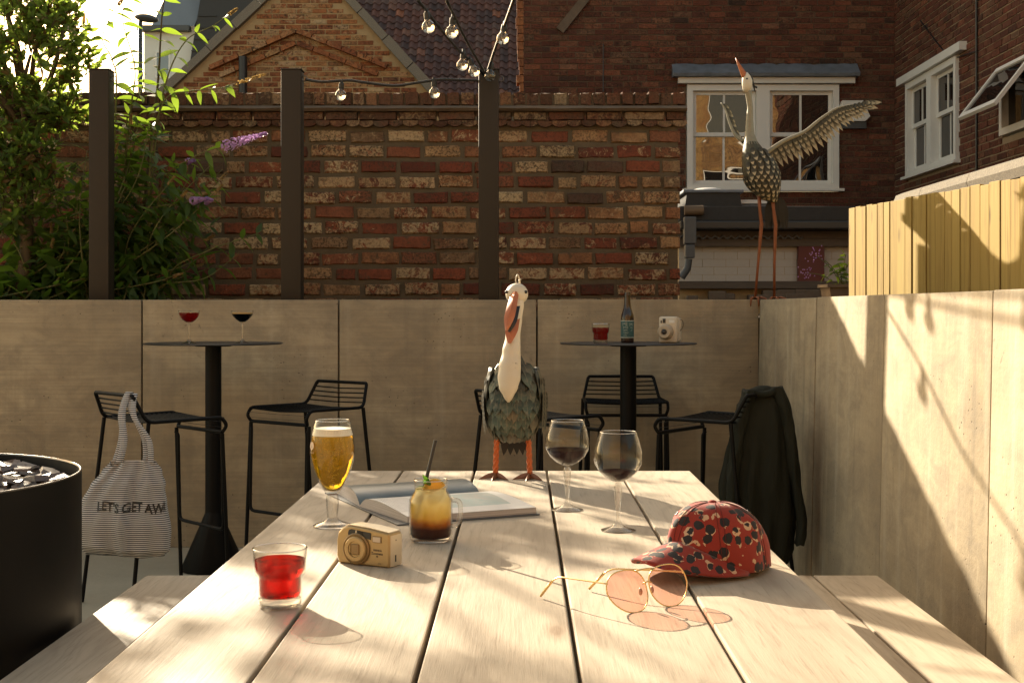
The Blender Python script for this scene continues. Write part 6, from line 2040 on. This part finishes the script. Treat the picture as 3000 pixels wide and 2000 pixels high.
# ------------------------------------------------------------------ small leaved evergreen tree on the left
def evergreen(loc, label, blobs, seed, nm='evergreen_tree', leafL=(.036, .072), mat='leaf_small', dens=.78):
    r_ = random.Random(seed)
    tr = thing(nm, label, 'tree', loc)
    L0 = Vector(loc)
    trunk_top = Vector(blobs[0][0])
    stems = MB()
    P = sag_curve([Vector((0, 0, 0)), Vector((.03, .02, .5)), (trunk_top - L0) * .7], 8)
    obj('trunk', MB().tube(P, [.045 - .022 * i / (len(P) - 1) for i in range(len(P))], 8), M['stem'], tr, True)
    crown = MB(); rust = MB(); blos = MB()
    lf = leaf_plate(1.0, .40, .25, .15, 3)
    for (c, rad, n) in blobs:
        c = Vector(c)
        base = P[-1] + L0
        stems.tube([p - L0 for p in sag_curve([base, base.lerp(c, .55) + Vector((r_.uniform(-.06, .06), r_.uniform(-.05, .05), r_.uniform(.0, .08))), c], 6)], [.018, .018, .017, .016, .015, .014, .013, .012, .011, .010, .009, .008, .007][:13], 6)
        for k in range(int(n * dens)):
            # twig inside the blob, leaves along it
            while True:
                q_ = Vector((r_.uniform(-1, 1), r_.uniform(-1, 1), r_.uniform(-1, 1)))
                if .15 < q_.length < 1: break
            tip = c + Vector((q_.x * rad[0], q_.y * rad[1], q_.z * rad[2]))
            st_p = c.lerp(tip, r_.uniform(.35, .65)) + Vector((r_.uniform(-.03, .03), 0, -.05))
            stems.tube([st_p - L0, (st_p.lerp(tip, .5) + Vector((0, 0, .015))) - L0, tip - L0], [.0035, .0028, .0015], 4)
            td = (tip - st_p)
            nl = 13
            for j in range(nl):
                f = .2 + .8 * j / nl
                p = st_p.lerp(tip, f) + Vector((0, 0, .015 * math.sin(math.pi * f)))
                d = Vector((r_.uniform(-1, 1), r_.uniform(-1, 1), r_.uniform(-.5, .7))) + td.normalized() * .7
                m4 = leaf_basis(p - L0, d, r_.uniform(-1.5, 1.5)) @ Matrix.Scale(r_.uniform(*leafL), 4)
                (rust if r_.random() < .13 else crown).join(lf, m4)
            if r_.random() < .12:
                for j in range(8):
                    p = tip - L0 + Vector((r_.uniform(-.02, .02), r_.uniform(-.02, .02), r_.uniform(-.02, .02))); s = .006
                    blos.add([tuple(p + Vector((s, 0, 0))), tuple(p + Vector((0, s * .5, s))), tuple(p - Vector((s, 0, 0))), tuple(p - Vector((0, s * .5, s)))], [(0, 1, 2, 3)])
    obj('limbs', stems, M['stem'], tr, True)
    tag(obj('crown', crown, M[mat], tr, True), kind='stuff')
    tag(obj('faded_leaves', rust, M['leaf_rust'], tr, True), kind='stuff')
    if blos.v: tag(obj('blossom', blos, M['blossom'], tr), kind='stuff')
    return tr
bl_ = []
def blob(px, py, Y, r, n): bl_.append((at(px, py, Y), (r, r * .8, r * .85), n))
blob(90, 160, 7.0, .30, 62); blob(30, 60, 7.1, .30, 58); blob(190, 60, 7.05, .24, 55); blob(60, 320, 6.95, .27, 60); blob(150, 300, 7.0, .22, 55)
blob(-80, 200, 7.0, .35, 80); blob(20, 470, 6.9, .20, 55); blob(90, 420, 6.9, .17, 40); blob(220, 190, 7.05, .17, 28); blob(-60, 420, 6.95, .25, 50)
blob(60, 580, 6.95, .18, 34); blob(150, 520, 6.95, .14, 22); blob(-20, 640, 7.0, .2, 30); blob(-180, 20, 7.2, .30, 40); blob(200, 330, 7.0, .13, 22); blob(130, 30, 7.05, .2, 40); blob(-60, 0, 7.1, .22, 40)
# unseen growth beyond the left edge, added only to dapple the table
blob(-340, -300, 7.35, .26, 36); blob(-205, -350, 7.3, .24, 28); blob(-470, -250, 7.4, .28, 34); blob(-430, 20, 7.3, .30, 30); blob(-330, 150, 7.3, .34, 50); blob(-560, 60, 7.3, .36, 40); blob(-90, -330, 7.3, .16, 8)
evergreen((at(60, 0, 7.1).x, 7.1, TZ), 'dense small leaved evergreen at the far left edge above the wall', bl_, 51)
# ------------------------------------------------------------------ small plant in the planter
sp0 = pz + Vector((0, 0, .0)); sp0.z = TZ + .16
sm = thing('flowering_plant', 'small leafy plant with pink buds growing out of the wooden planter', 'plant', sp0)
rq = random.Random(8)
lfm = leaf_plate(1.0, .45, .2, .2, 5).mesh('leaf', True); lfm.materials.append(M['leaf'])
for (tx, ty, bud_) in ((2362, 800, True), (2392, 748, True), (2420, 765, False), (2455, 770, False), (2478, 745, False), (2488, 770, False), (2440, 795, False), (2462, 800, False)):
    e = at(tx, ty, 8.55) - sp0
    P = sag_curve([Vector((rq.uniform(-.03, .03), 0, 0)), e * .5 + Vector((0, 0, .04)), e], 6)
    obj('stem', MB().tube(P, .0025, 5), M['stem_green'], sm, True)
    for j in range(7):
        f = .35 + .1 * j if not bud_ else .2 + .07 * j
        p = P[min(int(f * (len(P) - 1)), len(P) - 1)]
        o = link('leaf', lfm, None, sm)
        o.matrix_local = leaf_basis(p, Vector((rq.uniform(-1, 1), rq.uniform(-.8, .4), rq.uniform(-.6, .4))), rq.uniform(-.8, .8)) @ Matrix.Scale(rq.uniform(.035, .07), 4)
    if bud_:
        mb = MB()
        for j in range(26):
            c = e + Vector((rq.gauss(0, .022), rq.gauss(0, .015), rq.gauss(0, .024)))
            mb.ball(tuple(c), .004, .004, .005, 6, 4)
        obj('buds', mb, M['flower'], sm, True)
bpy.context.view_layer.update()
